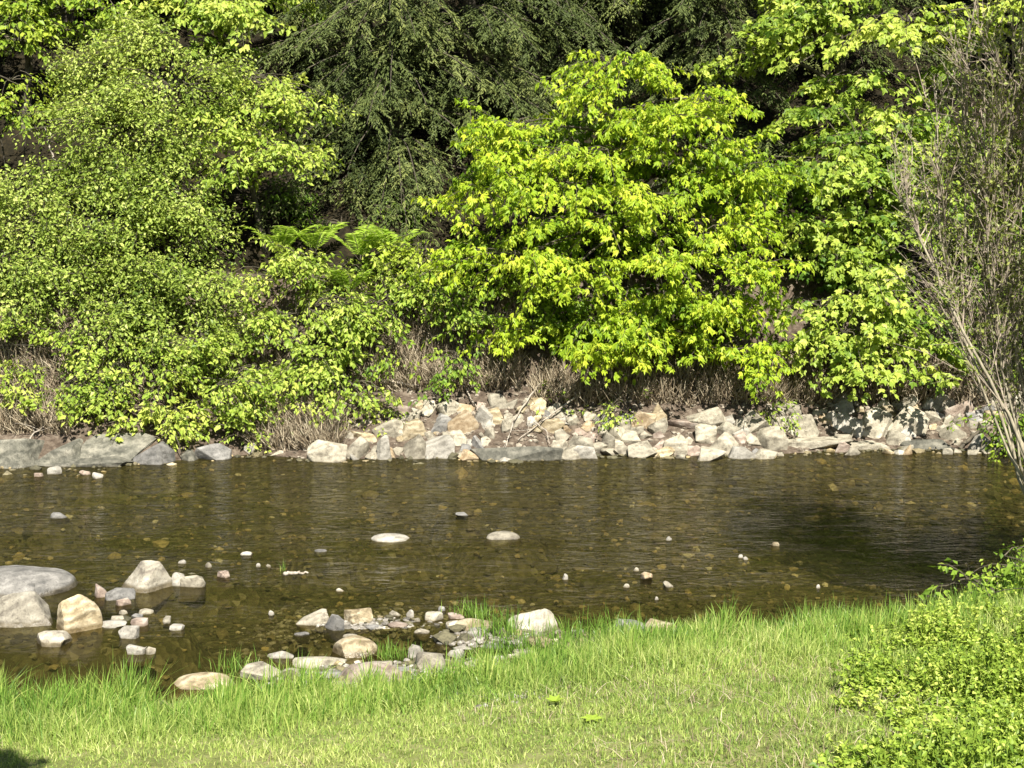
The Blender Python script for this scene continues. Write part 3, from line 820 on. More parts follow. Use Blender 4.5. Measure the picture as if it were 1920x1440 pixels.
# ------------------------------------------------------------------ trees and shrubs
def foliage(lobes, trunk_xy, leaf, shape, rng_, spray=(.6, .45), droop=.35, hang=.45, lai=3.2, base_tint=.5, tint_sd=.16, per=36, jit=.45, flat=.25, clump=7, vsq=1.0):
    """lobes: (px, py, rx, ry, depth metres, half thickness metres, tint shift, density); returns leaf bag and the sprays' base and tip"""
    bag = Bag(); bases = []; tips = []; hubs = []; owner = []
    for (px, py, rx, ry, d, th, ts, den) in lobes:
        c = at(px, py, d); mpp = d / FPX
        RX, RZ = rx * mpp, ry * mpp * vsq
        area = math.pi * RX * RZ + .6 * th * (RX + RZ)
        n = max(3, int(lai * den * area / (leaf ** 2 * LEAF_AREA[id(shape)]) / per))
        nc = max(2, n // clump)
        q = norm(rng_.normal(size=(nc, 3))) * rng_.random((nc, 1)) ** .28
        q = q[rng_.integers(0, nc, n)] + rng_.normal(0, 1, (n, 3)) * np.array([.20 / RX, .18 / th, .09 / RZ])
        fl = (q[:, 1] > .25) & (rng_.random(n) < .6); q[fl, 1] *= -1          # more sprays on the lit river side
        cc = c + q * np.array([RX, th, RZ])
        out = cc - c; out = out / np.array([RX, th, RZ]) ; 
        out[:, :2] += .8 * norm(cc[:, :2] - trunk_xy)
        A = np.concatenate([norm(out[:, :2] + rng_.normal(0, .45, (n, 2))), (q[:, 2:3] * .35 - .12 + rng_.normal(0, .2, (n, 1)))], 1)
        A = norm(A)
        S = norm(np.cross(A, np.array([0, 0, 1.]))); S = norm(S + rng_.normal(0, .18, (n, 3))); U = norm(np.cross(S, A))
        L = spray[0] * rng_.uniform(.65, 1.35, (n, 1)); W = spray[1] * rng_.uniform(.65, 1.3, (n, 1))
        t = rng_.random((n, per)) ** .8; sg = rng_.choice([-1., 1.], (n, per)); lat = rng_.random((n, per)) ** .8
        wv = W * (1.05 - .75 * t) * .5 * lat
        P = cc[:, None] + A[:, None] * (L * (t - .5))[..., None] + S[:, None] * (wv * sg)[..., None] + U[:, None] * rng_.normal(0, flat * .12, (n, per))[..., None]
        P[..., 2] -= droop * (t ** 2 * L * .6 + lat * W * .25)
        T = A[:, None] * .55 + S[:, None] * (sg * .75)[..., None] + rng_.normal(0, jit, (n, per, 3)); T[..., 2] -= hang * 1.6
        Nn = U[:, None] + rng_.normal(0, jit, (n, per, 3)) + A[:, None] * .3
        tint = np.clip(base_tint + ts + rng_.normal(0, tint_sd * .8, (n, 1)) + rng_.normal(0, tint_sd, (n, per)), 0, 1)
        leaves(bag, P.reshape(-1, 3), T.reshape(-1, 3), Nn.reshape(-1, 3), leaf * rng_.uniform(.45, 1.35, n * per), shape, tint.ravel())
        bases.append(cc - A * L * .5); tp = cc + A * L * .5; tp[:, 2] -= droop * L[:, 0] * .6; tips.append(tp)
        hubs.append(c); owner += [len(hubs) - 1] * n
    return bag, np.concatenate(bases), np.concatenate(tips), np.array(hubs), np.array(owner)


def plant(name, label, cat, root, lobes, leaf, shape, mat, seed, bark='bark', r0=.07, group=None, fork=.35, trunks=1, wood=True, **kw):
    r = np.random.default_rng(seed)
    root = np.asarray(root, float)
    e = empty(name, tuple(root), label, cat, group)
    bag, b, t, hubs, own = foliage(lobes, root[:2], leaf, shape, r, **kw)
    bag.build('crown', M[mat], e)
    tb = Bag(); bb = Bag()
    zs = hubs[:, 2]
    top = hubs[np.argmax(zs)]
    if trunks == 1:
        k = 9
        trunk = curve_pts(root - [0, 0, .2], top, k, np.array([[0, .15, .3]]))[0]
        tubes(tb, trunk[None], np.linspace(r0, r0 * .25, k)[None], 7)
        for h in hubs:
            cand_ = trunk[(trunk[:, 2] < h[2] - .1)]
            a = cand_[-1] if len(cand_) and len(cand_) > 2 else trunk[2]
            p = curve_pts(a, h, 7, np.array([[0, 0, .25]]))
            tubes(tb, p, np.linspace(r0 * .5, r0 * .14, 7)[None], 5)
    else:
        for h in hubs:
            for _ in range(trunks - 1):
                a = root + np.array([*r.normal(0, .18, 2), -.12])
                p = curve_pts(a, h + r.normal(0, .2, 3), 8, np.array([[*r.normal(0, .15, 2), .35]]))
                tubes(tb, p, np.linspace(r0 * .6, r0 * .15, 8)[None], 5)
    tb.build('trunk' if trunks == 1 else 'stems', M[bark], e, True)
    if wood:
        h = hubs[own]
        tubes(bb, curve_pts(h, b, 4, r.normal(0, .06, b.shape) + [0, 0, .08]), np.linspace(.010, .005, 4)[None], 3)
        tubes(bb, curve_pts(b, t, 3, np.array([[0, 0, .05]])), np.linspace(.006, .0025, 3)[None], 3)
        bb.build('twigs', M['twig'], e)
    return e


def root_at(px, py, lo=18):
    p = hit(px, py, lo, 34); return p


def ground_pt(px, d):
    x = (px - 960) / FPX * d; return np.array([x, d, float(ground_z(x, d))])


# -- the bright maple leaning over the rubble
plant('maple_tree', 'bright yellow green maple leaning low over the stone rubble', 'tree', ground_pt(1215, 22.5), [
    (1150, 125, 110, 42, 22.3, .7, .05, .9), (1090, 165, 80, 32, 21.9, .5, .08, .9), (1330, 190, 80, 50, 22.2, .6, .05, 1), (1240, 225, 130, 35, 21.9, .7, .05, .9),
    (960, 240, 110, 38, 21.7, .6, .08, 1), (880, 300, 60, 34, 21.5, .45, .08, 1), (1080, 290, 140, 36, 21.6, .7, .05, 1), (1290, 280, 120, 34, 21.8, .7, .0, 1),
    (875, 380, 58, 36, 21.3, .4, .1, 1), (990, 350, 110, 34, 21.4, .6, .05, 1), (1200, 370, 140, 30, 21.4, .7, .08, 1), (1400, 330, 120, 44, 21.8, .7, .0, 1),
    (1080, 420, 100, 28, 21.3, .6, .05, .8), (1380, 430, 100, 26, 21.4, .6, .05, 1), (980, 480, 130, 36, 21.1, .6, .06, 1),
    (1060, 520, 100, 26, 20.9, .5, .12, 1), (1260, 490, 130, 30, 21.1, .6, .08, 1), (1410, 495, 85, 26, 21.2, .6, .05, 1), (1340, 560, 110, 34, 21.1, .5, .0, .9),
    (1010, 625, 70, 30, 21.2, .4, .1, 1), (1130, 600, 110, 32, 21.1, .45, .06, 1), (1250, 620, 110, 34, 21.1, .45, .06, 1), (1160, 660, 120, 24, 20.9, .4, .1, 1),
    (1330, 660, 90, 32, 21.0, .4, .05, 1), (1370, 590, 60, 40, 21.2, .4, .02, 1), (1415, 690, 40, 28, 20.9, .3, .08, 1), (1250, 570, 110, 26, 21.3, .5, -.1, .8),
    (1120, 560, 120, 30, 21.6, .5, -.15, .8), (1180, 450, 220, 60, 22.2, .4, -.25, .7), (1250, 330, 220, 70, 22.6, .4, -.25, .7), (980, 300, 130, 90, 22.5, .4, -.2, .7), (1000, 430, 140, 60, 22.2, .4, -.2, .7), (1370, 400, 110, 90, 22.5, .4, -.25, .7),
    (1250, 600, 200, 80, 21.9, .35, -.3, .6), (1040, 580, 110, 70, 21.9, .35, -.25, .6), (1150, 230, 130, 50, 22.6, .4, -.2, .7)],  # inner lobes: lowered leaf tint paints in the shade inside the crown
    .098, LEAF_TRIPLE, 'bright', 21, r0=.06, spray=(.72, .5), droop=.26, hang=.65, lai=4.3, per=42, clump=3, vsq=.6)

# -- green maples of the downriver side
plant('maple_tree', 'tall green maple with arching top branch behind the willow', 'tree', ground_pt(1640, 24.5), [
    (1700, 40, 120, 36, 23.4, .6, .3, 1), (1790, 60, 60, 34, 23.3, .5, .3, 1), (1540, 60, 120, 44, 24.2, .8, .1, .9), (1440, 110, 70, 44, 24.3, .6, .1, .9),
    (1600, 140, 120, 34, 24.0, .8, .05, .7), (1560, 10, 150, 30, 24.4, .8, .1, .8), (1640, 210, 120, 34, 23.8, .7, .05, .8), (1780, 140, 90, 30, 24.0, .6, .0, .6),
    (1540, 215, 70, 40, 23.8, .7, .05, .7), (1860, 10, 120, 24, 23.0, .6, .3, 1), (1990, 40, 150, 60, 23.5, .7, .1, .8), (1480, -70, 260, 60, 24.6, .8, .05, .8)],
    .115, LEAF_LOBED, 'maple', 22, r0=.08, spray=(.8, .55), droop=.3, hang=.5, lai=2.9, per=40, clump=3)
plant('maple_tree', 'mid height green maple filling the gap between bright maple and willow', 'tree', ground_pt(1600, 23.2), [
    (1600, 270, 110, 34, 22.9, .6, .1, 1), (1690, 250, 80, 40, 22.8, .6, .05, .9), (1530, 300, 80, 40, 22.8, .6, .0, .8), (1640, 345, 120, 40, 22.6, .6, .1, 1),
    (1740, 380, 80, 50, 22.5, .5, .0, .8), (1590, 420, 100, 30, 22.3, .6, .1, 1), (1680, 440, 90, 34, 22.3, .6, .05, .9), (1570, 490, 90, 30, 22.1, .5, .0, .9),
    (1620, 300, 160, 120, 23.0, .4, -.3, .6), (1600, 470, 150, 80, 22.6, .35, -.3, .6), (1840, 300, 110, 80, 22.8, .5, -.05, .7), (1960, 400, 120, 140, 22.8, .5, -.05, .7)],  # the large back lobes carry inner shade as a darker leaf tint
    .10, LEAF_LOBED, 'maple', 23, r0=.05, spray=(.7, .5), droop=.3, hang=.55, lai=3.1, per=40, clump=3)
plant('maple_sapling', 'leafy young maple hanging over the pale rubble near the willow', 'tree', ground_pt(1640, 22.1), [
    (1650, 525, 80, 32, 21.3, .45, .15, 1), (1700, 575, 70, 40, 21.2, .45, .12, 1), (1540, 575, 70, 34, 21.3, .45, .15, 1), (1580, 625, 80, 34, 21.0, .45, .15, 1),
    (1610, 675, 60, 28, 20.9, .4, .1, 1), (1690, 640, 70, 30, 21.1, .4, .1, 1), (1500, 640, 60, 30, 21.2, .4, .0, .8), (1730, 690, 40, 16, 20.9, .3, .1, .9), (1640, 600, 100, 60, 21.8, .3, -.3, .7), (1760, 610, 60, 50, 21.2, .4, .0, .7)],  # back lobe tinted darker, inner shade put into the leaf colour
    .10, LEAF_LOBED, 'maple', 24, r0=.04, spray=(.6, .45), droop=.35, hang=.55, lai=3.1, per=36, clump=3)

# -- upriver shrubs and small trees
plant('shrub', 'tall fine leaved light green shrub rising above the upriver bank', 'shrub', ground_pt(330, 22.8), [
    (220, 140, 110, 70, 22.9, .7, .1, 1), (330, 170, 120, 60, 22.6, .7, .05, 1), (240, 240, 130, 60, 22.4, .9, .05, 1), (330, 270, 80, 50, 22.3, .6, .0, .8),
    (200, 330, 120, 60, 22.2, .6, .0, 1), (310, 345, 100, 56, 22.1, .6, .0, 1), (230, 430, 140, 60, 21.9, .6, .0, 1), (370, 440, 60, 44, 22.0, .5, -.05, .9),
    (260, 90, 90, 40, 23.2, .6, .05, .9)],
    .062, LEAF_OVATE, 'small', 31, r0=.06, trunks=3, spray=(.5, .35), droop=.15, hang=.25, lai=2.5, per=44, jit=.6, flat=.8, clump=7)
plant('small_tree', 'light green small tree with layered branches beside the dark hemlock', 'tree', ground_pt(500, 23.2), [
    (470, 150, 80, 30, 23.0, .5, .15, .9), (520, 160, 50, 40, 22.8, .4, .2, 1), (430, 200, 100, 30, 22.9, .5, .05, .8), (500, 215, 80, 26, 22.8, .5, .05, .6), (500, 275, 90, 36, 22.5, .5, .15, 1),
    (560, 300, 60, 30, 22.3, .4, .1, 1), (460, 310, 70, 32, 22.3, .4, .05, 1), (420, 130, 80, 24, 23.4, .5, .1, .8)],
    .085, LEAF_OVATE, 'bramble', 32, r0=.06, spray=(.6, .4), droop=.35, hang=.4, lai=2.3, per=34)
plant('small_tree', 'broad leaved tree with bright top branches above the fine leaved shrub', 'tree', ground_pt(420, 25.5), [
    (400, 40, 110, 36, 25.0, .7, .1, .8), (480, 25, 70, 30, 24.8, .5, .25, 1), (330, 10, 100, 30, 25.2, .6, .1, .8), (250, 50, 90, 34, 25.2, .6, .0, .7), (430, -50, 200, 60, 25.4, .7, .0, .7),
    (340, 90, 100, 24, 25.0, .6, -.1, .7)],
    .11, LEAF_OVATE, 'bramble', 33, r0=.08, spray=(.7, .5), droop=.4, hang=.45, lai=2.4, per=30)
plant('small_tree', 'sparse leafy tree at the top upriver corner over dark slope', 'tree', ground_pt(60, 25.0), [
    (30, 30, 90, 30, 24.6, .6, .1, .9), (110, 20, 90, 26, 24.6, .6, .0, .8), (40, 75, 70, 22, 24.4, .5, .1, .6), (150, 60, 80, 22, 24.8, .5, .0, .5), (-90, 60, 110, 70, 24.6, .6, .0, .8), (200, 20, 90, 26, 24.8, .5, .05, .8), (60, -50, 200, 40, 24.9, .7, .0, .8)],
    .11, LEAF_OVATE, 'under', 34, r0=.09, spray=(.7, .5), droop=.4, hang=.45, lai=2.0, per=30, base_tint=.65)
plant('shrub', 'patchy shrub in front of the dark hollow at the upriver edge', 'shrub', ground_pt(40, 23.4), [
    (20, 150, 40, 18, 23.4, .4, .2, .6), (70, 215, 60, 20, 23.1, .4, .05, .7), (-100, 220, 90, 70, 23.2, .5, .0, .8), (30, 200, 30, 16, 23.2, .3, .1, .7)],
    .075, LEAF_OVATE, 'under', 35, r0=.04, trunks=2, spray=(.5, .4), droop=.3, hang=.4, lai=2.4, per=32, base_tint=.6)
plant('shrub', 'dense light green shrub spreading along the upriver edge of the bank', 'shrub', ground_pt(60, 21.9), [
    (40, 350, 80, 40, 21.9, .5, .1, 1), (80, 420, 100, 50, 21.7, .5, .08, 1), (20, 480, 90, 60, 21.5, .5, .05, 1), (120, 510, 90, 50, 21.5, .5, .0, 1), (-90, 420, 110, 120, 21.7, .6, .0, 1), (40, 560, 80, 40, 21.3, .4, .0, 1)],
    .062, LEAF_OVATE, 'small', 36, r0=.05, trunks=3, spray=(.5, .35), droop=.2, hang=.3, lai=2.5, per=44, jit=.6, flat=.8, clump=7)
plant('shrub', 'fine leaved shrub in the middle of the upriver bank below the tall shrub', 'shrub', ground_pt(300, 21.8), [
    (230, 520, 110, 50, 21.5, .5, .0, 1), (340, 540, 90, 50, 21.4, .5, -.05, 1), (180, 590, 100, 40, 21.3, .4, -.02, .9), (290, 610, 100, 40, 21.2, .4, -.02, .9), (420, 560, 80, 50, 21.4, .45, .05, 1), (390, 640, 90, 40, 21.1, .4, .03, 1)],
    .065, LEAF_OVATE, 'small', 37, r0=.045, trunks=3, spray=(.45, .35), droop=.2, hang=.3, lai=2.7, per=40, jit=.6, flat=.7, clump=6)
plant('bramble', 'mounded bramble between the ferns and the river on the upriver bank', 'shrub', ground_pt(560, 21.7), [
    (520, 520, 90, 34, 21.6, .45, .1, 1), (580, 580, 100, 44, 21.3, .45, .05, 1), (490, 610, 80, 44, 21.2, .4, .05, 1), (640, 610, 60, 44, 21.2, .4, .0, .8), (560, 670, 100, 40, 21.0, .4, .03, .9), (450, 690, 60, 34, 20.9, .35, .05, .8),
    (660, 530, 80, 30, 21.8, .4, .1, .8), (650, 500, 110, 24, 22.3, .35, .1, 1), (560, 490, 60, 22, 21.9, .35, .15, 1), (740, 505, 80, 24, 21.9, .35, .15, 1), (840, 490, 80, 24, 21.9, .35, .15, 1), (790, 540, 70, 26, 21.7, .3, .1, .7)],
    .08, LEAF_OVATE, 'bramble', 38, r0=.03, trunks=3, spray=(.5, .4), droop=.35, hang=.4, lai=2.4, per=34)
plant('bramble', 'leafy bramble hanging down to the rubble beside the twiggy mound', 'shrub', ground_pt(610, 20.9), [
    (590, 695, 60, 36, 20.9, .3, .1, 1), (620, 740, 44, 28, 20.7, .25, .1, 1), (560, 735, 36, 22, 20.8, .25, .1, .9), (700, 750, 24, 14, 20.8, .2, .15, .7), (660, 720, 40, 24, 20.8, .3, .1, .7)],
    .08, LEAF_OVATE, 'bramble', 39, r0=.025, trunks=3, spray=(.42, .34), droop=.4, hang=.5, lai=2.3, per=30)
plant('low_shrub', 'low bright shrub spilling over the wide dark ledge', 'shrub', ground_pt(300, 20.6), [
    (150, 782, 60, 20, 20.5, .2, .15, 1), (230, 776, 70, 22, 20.5, .2, .15, 1), (320, 782, 70, 24, 20.4, .2, .15, 1), (410, 770, 60, 22, 20.5, .2, .12, 1), (345, 815, 34, 16, 20.2, .15, .15, 1), (450, 782, 34, 18, 20.5, .2, .08, .9)],
    .085, LEAF_OVATE, 'bramble', 40, r0=.025, trunks=3, spray=(.4, .32), droop=.4, hang=.45, lai=2.5, per=30, base_tint=.6)
plant('low_shrub', 'low bright shrub at the upriver end of the ledge', 'shrub', ground_pt(20, 20.7), [
    (30, 750, 60, 24, 20.3, .3, .15, 1), (90, 760, 40, 18, 20.3, .25, .1, .9), (-70, 760, 80, 40, 20.4, .3, .1, 1)],
    .085, LEAF_OVATE, 'bramble', 41, r0=.025, trunks=2, spray=(.4, .32), droop=.4, hang=.45, lai=2.4, per=30, base_tint=.6)
plant('low_shrub', 'patchy green undergrowth bush above the low bright shrub', 'shrub', ground_pt(220, 21.0), [
    (140, 650, 60, 30, 20.9, .3, .0, .7), (230, 680, 60, 34, 20.7, .3, -.05, .7), (310, 715, 40, 26, 20.5, .25, .1, .9), (430, 725, 40, 30, 20.5, .25, .1, .9), (60, 690, 50, 26, 20.8, .3, .05, 1), (20, 640, 50, 40, 20.9, .3, .0, .9), (370, 690, 40, 24, 20.7, .3, .0, .9), (180, 640, 90, 30, 21.0, .3, .08, 1), (300, 665, 80, 30, 20.9, .3, .05, 1), (120, 720, 90, 26, 20.5, .3, .05, .8), (230, 740, 80, 24, 20.4, .3, .05, .7), (500, 735, 60, 30, 20.6, .3, .05, .8), (400, 650, 70, 24, 21.0, .3, .05, .9)],
    .075, LEAF_OVATE, 'bramble', 42, r0=.025, trunks=2, spray=(.42, .34), droop=.3, hang=.4, lai=2.2, per=28)
plant('vine', 'column of broad vine leaves hanging down the dead grass bank', 'vine', ground_pt(850, 21.7), [
    (845, 560, 44, 40, 21.5, .25, .1, .9), (850, 620, 30, 34, 21.2, .2, .05, 1), (855, 670, 24, 36, 21.0, .2, .0, 1), (835, 715, 22, 18, 20.9, .15, -.15, .8), (905, 600, 40, 20, 21.3, .2, .05, .7), (740, 585, 44, 26, 21.5, .25, .15, 1), (760, 545, 50, 26, 21.7, .25, .1, .8),
    (720, 650, 24, 50, 21.2, .2, .0, .7)],
    .075, LEAF_OVATE, 'vine', 43, r0=.02, trunks=2, spray=(.35, .3), droop=.4, hang=.6, lai=2.3, per=26)
for k_, (px_, py_, d_, lb_) in enumerate([(705, 775, 20.9, 'small green plant sprouting above the tall upright slab'), (1010, 762, 21.1, 'small green plant at the top of the rubble by the forked branch'),
        (1150, 772, 21.0, 'small green plant growing between rubble stones under the maple'), (1440, 770, 21.0, 'small green plant beside the wide pale rock face'), (500, 815, 20.6, 'small green plant on the bare earth near the bright white rock')]):
    plant('low_plant', lb_, 'plant', ground_pt(px_, d_), [(px_, py_, 26, 14, d_ - .1, .12, .05, 1), (px_ + 22, py_ - 14, 18, 12, d_, .1, .05, .9)], .06, LEAF_OVATE, 'bramble', 150 + k_, r0=.012, trunks=2,
          group='small plants on the rubble', spray=(.26, .2), droop=.3, hang=.4, lai=1.9, per=16)
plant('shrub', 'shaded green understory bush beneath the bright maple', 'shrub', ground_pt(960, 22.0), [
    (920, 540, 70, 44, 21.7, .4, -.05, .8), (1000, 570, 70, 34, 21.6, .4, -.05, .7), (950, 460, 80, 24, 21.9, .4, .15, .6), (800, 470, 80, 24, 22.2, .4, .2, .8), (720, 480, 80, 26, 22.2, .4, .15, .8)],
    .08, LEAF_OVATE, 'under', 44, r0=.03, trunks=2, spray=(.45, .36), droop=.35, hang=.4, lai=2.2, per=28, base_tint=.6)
plant('shrub', 'small dark leaved bush at the downriver end of the far rubble', 'shrub', ground_pt(1890, 20.5), [
    (1870, 800, 34, 34, 20.4, .25, .0, 1), (1930, 790, 50, 50, 20.4, .3, .0, 1), (1905, 850, 26, 20, 20.1, .2, .1, .8)],
    .07, LEAF_OVATE, 'under', 45, r0=.025, trunks=2, spray=(.35, .3), droop=.3, hang=.4, lai=2.4, per=28)
plant('shrub', 'shadowed bush behind the willow stems at the foot of the slope', 'shrub', ground_pt(1860, 22.0), [
    (1820, 540, 80, 60, 21.9, .4, .0, .8), (1880, 640, 80, 60, 21.6, .4, -.05, .8), (1990, 600, 110, 120, 21.6, .5, .0, .8), (1800, 450, 60, 50, 22.2, .4, .0, .7)],
    .08, LEAF_OVATE, 'under', 46, r0=.03, trunks=2, spray=(.45, .36), droop=.3, hang=.4, lai=2.2, per=28)


# -- hemlocks: drooping feathery boughs
def hemlock(label, px, d, z0, z1, reach, seed, n=110):
    r = np.random.default_rng(seed)
    root = ground_pt(px, d)
    e = empty('hemlock_tree', tuple(root), label, 'tree', 'hemlocks on the slope')
    tb = Bag(); k = 10
    tr = np.stack([np.full(k, root[0]), np.full(k, root[1]), np.linspace(root[2] - .3, z1 + 1.5, k)], -1)
    tubes(tb, tr[None], np.linspace(.16, .03, k)[None], 8)
    z = r.uniform(z0, z1, n); az = r.uniform(-math.pi, math.pi, n) ; az = np.where(r.random(n) < .72, r.normal(-math.pi / 2, .95, n), az)
    L = reach * (1 - .62 * (z - z0) / (z1 + 1.5 - z0)) * r.uniform(.6, 1.1, n)
    A = np.stack([np.cos(az), np.sin(az), np.zeros(n)], -1)
    base = np.stack([np.full(n, root[0]), np.full(n, root[1]), z], -1)
    kk = 9; t = np.linspace(0, 1, kk)[None, :, None]
    path = base[:, None] + A[:, None] * L[:, None, None] * t
    path[..., 2] += L[:, None] * (.22 * t[..., 0] - .52 * t[..., 0] ** 2) 
    tubes(tb, path, np.linspace(.022, .004, kk)[None], 4)
    tb.build('trunk', M['bark'], e, True)
    bag = Bag()
    m = 34
    S = np.stack([-A[:, 1], A[:, 0], np.zeros(n)], -1)
    tt = r.uniform(.18, 1.0, (n, m)); sg = r.choice([-1., 1.], (n, m))
    P0 = base[:, None] + A[:, None] * (L[:, None] * tt)[..., None]; P0[..., 2] += L[:, None] * (.22 * tt - .52 * tt ** 2)
    D = A[:, None] * .75 + S[:, None] * (sg * .8)[..., None] + r.normal(0, .22, (n, m, 3)); D[..., 2] -= .28 + .5 * (tt - .4); D = norm(D)
    l2 = L[:, None] * .34 * (1.15 - .7 * tt) * r.uniform(.6, 1.2, (n, m))
    q = 20
    u = r.uniform(.05, 1, (n, m, q)); s2 = r.choice([-1., 1.], (n, m, q))
    P = P0[:, :, None] + D[:, :, None] * (l2[..., None] * u)[..., None]; P[..., 2] -= (l2[..., None] * u ** 2 * .35)
    side = norm(np.cross(D, np.array([0, 0, 1.])))
    T = D[:, :, None] * .8 + side[:, :, None] * (s2 * .75)[..., None] + r.normal(0, .22, (n, m, q, 3)); T[..., 2] -= .32
    Nn = np.zeros_like(T) + np.array([0, -.35, 1.]) + r.normal(0, .35, T.shape)
    tint = np.clip(.42 + r.normal(0, .14, (n, 1, 1)) + r.normal(0, .12, (n, m, q)) + .18 * (u - .4), 0, 1)
    leaves(bag, P.reshape(-1, 3), T.reshape(-1, 3), Nn.reshape(-1, 3), r.uniform(.045, .10, n * m * q), LEAF_NARROW, tint.ravel())
    bag.build('crown', M['hemlock'], e)
    return e


hemlock('dark feathery hemlock with drooping boughs between the shrubs and bright maple', 745, 25.3, 3.5, 9.0, 2.9, 51, 130)
hemlock('dark hemlock rising directly behind the top of the bright maple', 1010, 27.0, 4.2, 9.8, 2.6, 52, 100)
hemlock('dark hemlock between the bright maple and the arching green maple', 1330, 25.8, 3.6, 9.2, 2.3, 53, 100)
hemlock('hemlock deep in shade beyond the fine leaved shrub', 590, 27.5, 4.5, 10.0, 2.3, 54, 90)
back = [(150, 27.5, 2.4, 90, 'shadowy hemlock behind the hollow at the upriver edge'), (1900, 27.5, 2.3, 90, 'hemlock behind the arching green maple near the willow top'),
        (1180, 28.0, 2.6, 120, 'hemlock highest on the slope over the bright maple'), (380, 28.5, 2.5, 90, 'hemlock behind the tall fine leaved shrub'), (-40, 26.5, 2.2, 80, 'hemlock at the upriver edge over the patchy shrub'),
        (880, 25.6, 2.0, 90, 'low spreading hemlock in the gap beside the bright maple crown'), (1560, 27.2, 2.4, 90, 'hemlock in the shade behind the tall green maple'), (780, 30, 2.6, 80, 'farthest hemlock above the largest hemlock'),
        (1720, 29.5, 2.6, 80, 'far hemlock over the tall green maple'), (-260, 28, 2.6, 70, 'hemlock beyond the upriver edge'), (2150, 28, 2.6, 70, 'hemlock beyond the willow')]
for k, (px, d, rc, n_, lb) in enumerate(back):
    hemlock(lb, px, d, float(ground_z((px - 960) / FPX * d, d)) + .5, 10.5, rc, 56 + k, n_)
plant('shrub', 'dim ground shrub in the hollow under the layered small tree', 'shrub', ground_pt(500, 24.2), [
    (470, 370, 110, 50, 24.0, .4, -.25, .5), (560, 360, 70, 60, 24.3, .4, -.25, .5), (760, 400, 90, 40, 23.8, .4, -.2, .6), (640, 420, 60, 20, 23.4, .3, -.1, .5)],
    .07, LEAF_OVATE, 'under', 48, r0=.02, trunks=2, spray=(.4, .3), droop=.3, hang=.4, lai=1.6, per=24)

# -- ferns on the shelf
def fern(label, px, py, d, size, seed, nf=11):
    nf -= 1
    r = np.random.default_rng(seed)
    c = at(px, py, d)
    e = empty('fern', tuple(c), label, 'fern', 'ferns on the shelf of the bank')
    bag = Bag(); sb = Bag()
    for k in range(nf):
        a = r.uniform(0, 2 * math.pi); L = size * r.uniform(.75, 1.15)
        A = np.array([math.cos(a), math.sin(a), 0.]); t = np.linspace(0, 1, 26)
        p = c + A * (L * .72 * t)[:, None] + np.array([0, 0, 1.]) * (L * (1.0 * t - .52 * t ** 2.3))[:, None]
        S = np.array([-A[1], A[0], 0.])
        tubes(sb, p[None, ::3][:, :9], .004, 3)
        for sg in (-1, 1):
            tt = t[3:]; w = L * .20 * np.sin(np.clip(tt, 0, 1) ** .8 * math.pi * .96 + .08) + .012
            D = norm(np.gradient(p, axis=0))[3:]
            T = S * sg + D * .6 + r.normal(0, .08, D.shape)
            leaves(bag, p[3:], T, np.cross(S, D) * np.sign(np.cross(S, D)[:, 2:3] + 1e-6) + r.normal(0, .25, (len(tt), 3)), w, LEAF_PINNA, np.clip(.55 + r.normal(0, .18, len(tt)), 0, 1))
    bag.build('fronds', M['fern'], e); sb.build('stems', M['twig'], e)


fern('tall bright fern fanning out above the dead grass at the shelf', 675, 490, 22.0, .92, 71, 13)
fern('pale green fern beside the small layered tree on the shelf', 525, 480, 22.4, .85, 72, 12)
fern('fern with a broad upright frond nearest the bright maple', 740, 480, 22.2, .8, 73, 11)
fern('lower fern in front of the tall bright fern', 655, 550, 21.7, .7, 74, 12)
fern('small fern at the edge of the shaded hollow on the shelf', 590, 475, 22.5, .8, 75, 11)

# -- dead grass and brush on the bank
def stalks(name, label, boxes, seed, mat='dead', lean=.5, l=(.15, .45), w=.006, down=False):
    r = np.random.default_rng(seed); bag = Bag()
    for (x0, x1, y0, y1, n) in boxes:
        g = 10
        gx = np.linspace(x0, x1, g); gy = np.linspace(y0, y1, g)
        H = np.array([[hit(a, b, 16, 30) for a in gx] for b in gy])
        u = r.random(n) * (g - 1.001); v = r.random(n) * (g - 1.001); i = u.astype(int); j = v.astype(int); fu = (u - i)[:, None]; fv = (v - j)[:, None]
        p = (H[j, i] * (1 - fu) + H[j, i + 1] * fu) * (1 - fv) + (H[j + 1, i] * (1 - fu) + H[j + 1, i + 1] * fu) * fv
        p[:, 2] = ground_z(p[:, 0], p[:, 1]) - .01
        L = r.uniform(*l, n)
        d = norm(np.stack([r.normal(0, lean, n), r.normal(-.45, lean * .8, n), np.full(n, -.35 if down else 1.)], -1))
        if down: p = p - d * 0; d[:, 1] -= .35
        e = p + d * L[:, None]; e[:, 2] = np.maximum(e[:, 2], ground_z(e[:, 0], e[:, 1]) + .01)
        tubes(bag, curve_pts(p, e, 3, np.stack([r.normal(0, .05, n), r.normal(-.06, .04, n), r.normal(.03, .05, n)], -1)), np.array([[w, w * .8, w * .3]]), 3, r.random(n))
    o = bag.build(name, M[mat])
    return tag(o, label, 'dry grass', kind='stuff')


stalks('dry_grass', 'dry tan grass and dead stalks on the open bank',
       [(660, 980, 560, 735, 5200), (760, 860, 500, 580, 700), (1000, 1480, 700, 760, 2600), (1440, 1860, 690, 760, 2600), (0, 260, 600, 770, 1300), (250, 560, 640, 760, 1200), (470, 640, 760, 845, 2200), (440, 560, 700, 790, 700), (0, 130, 780, 815, 500)], 81)

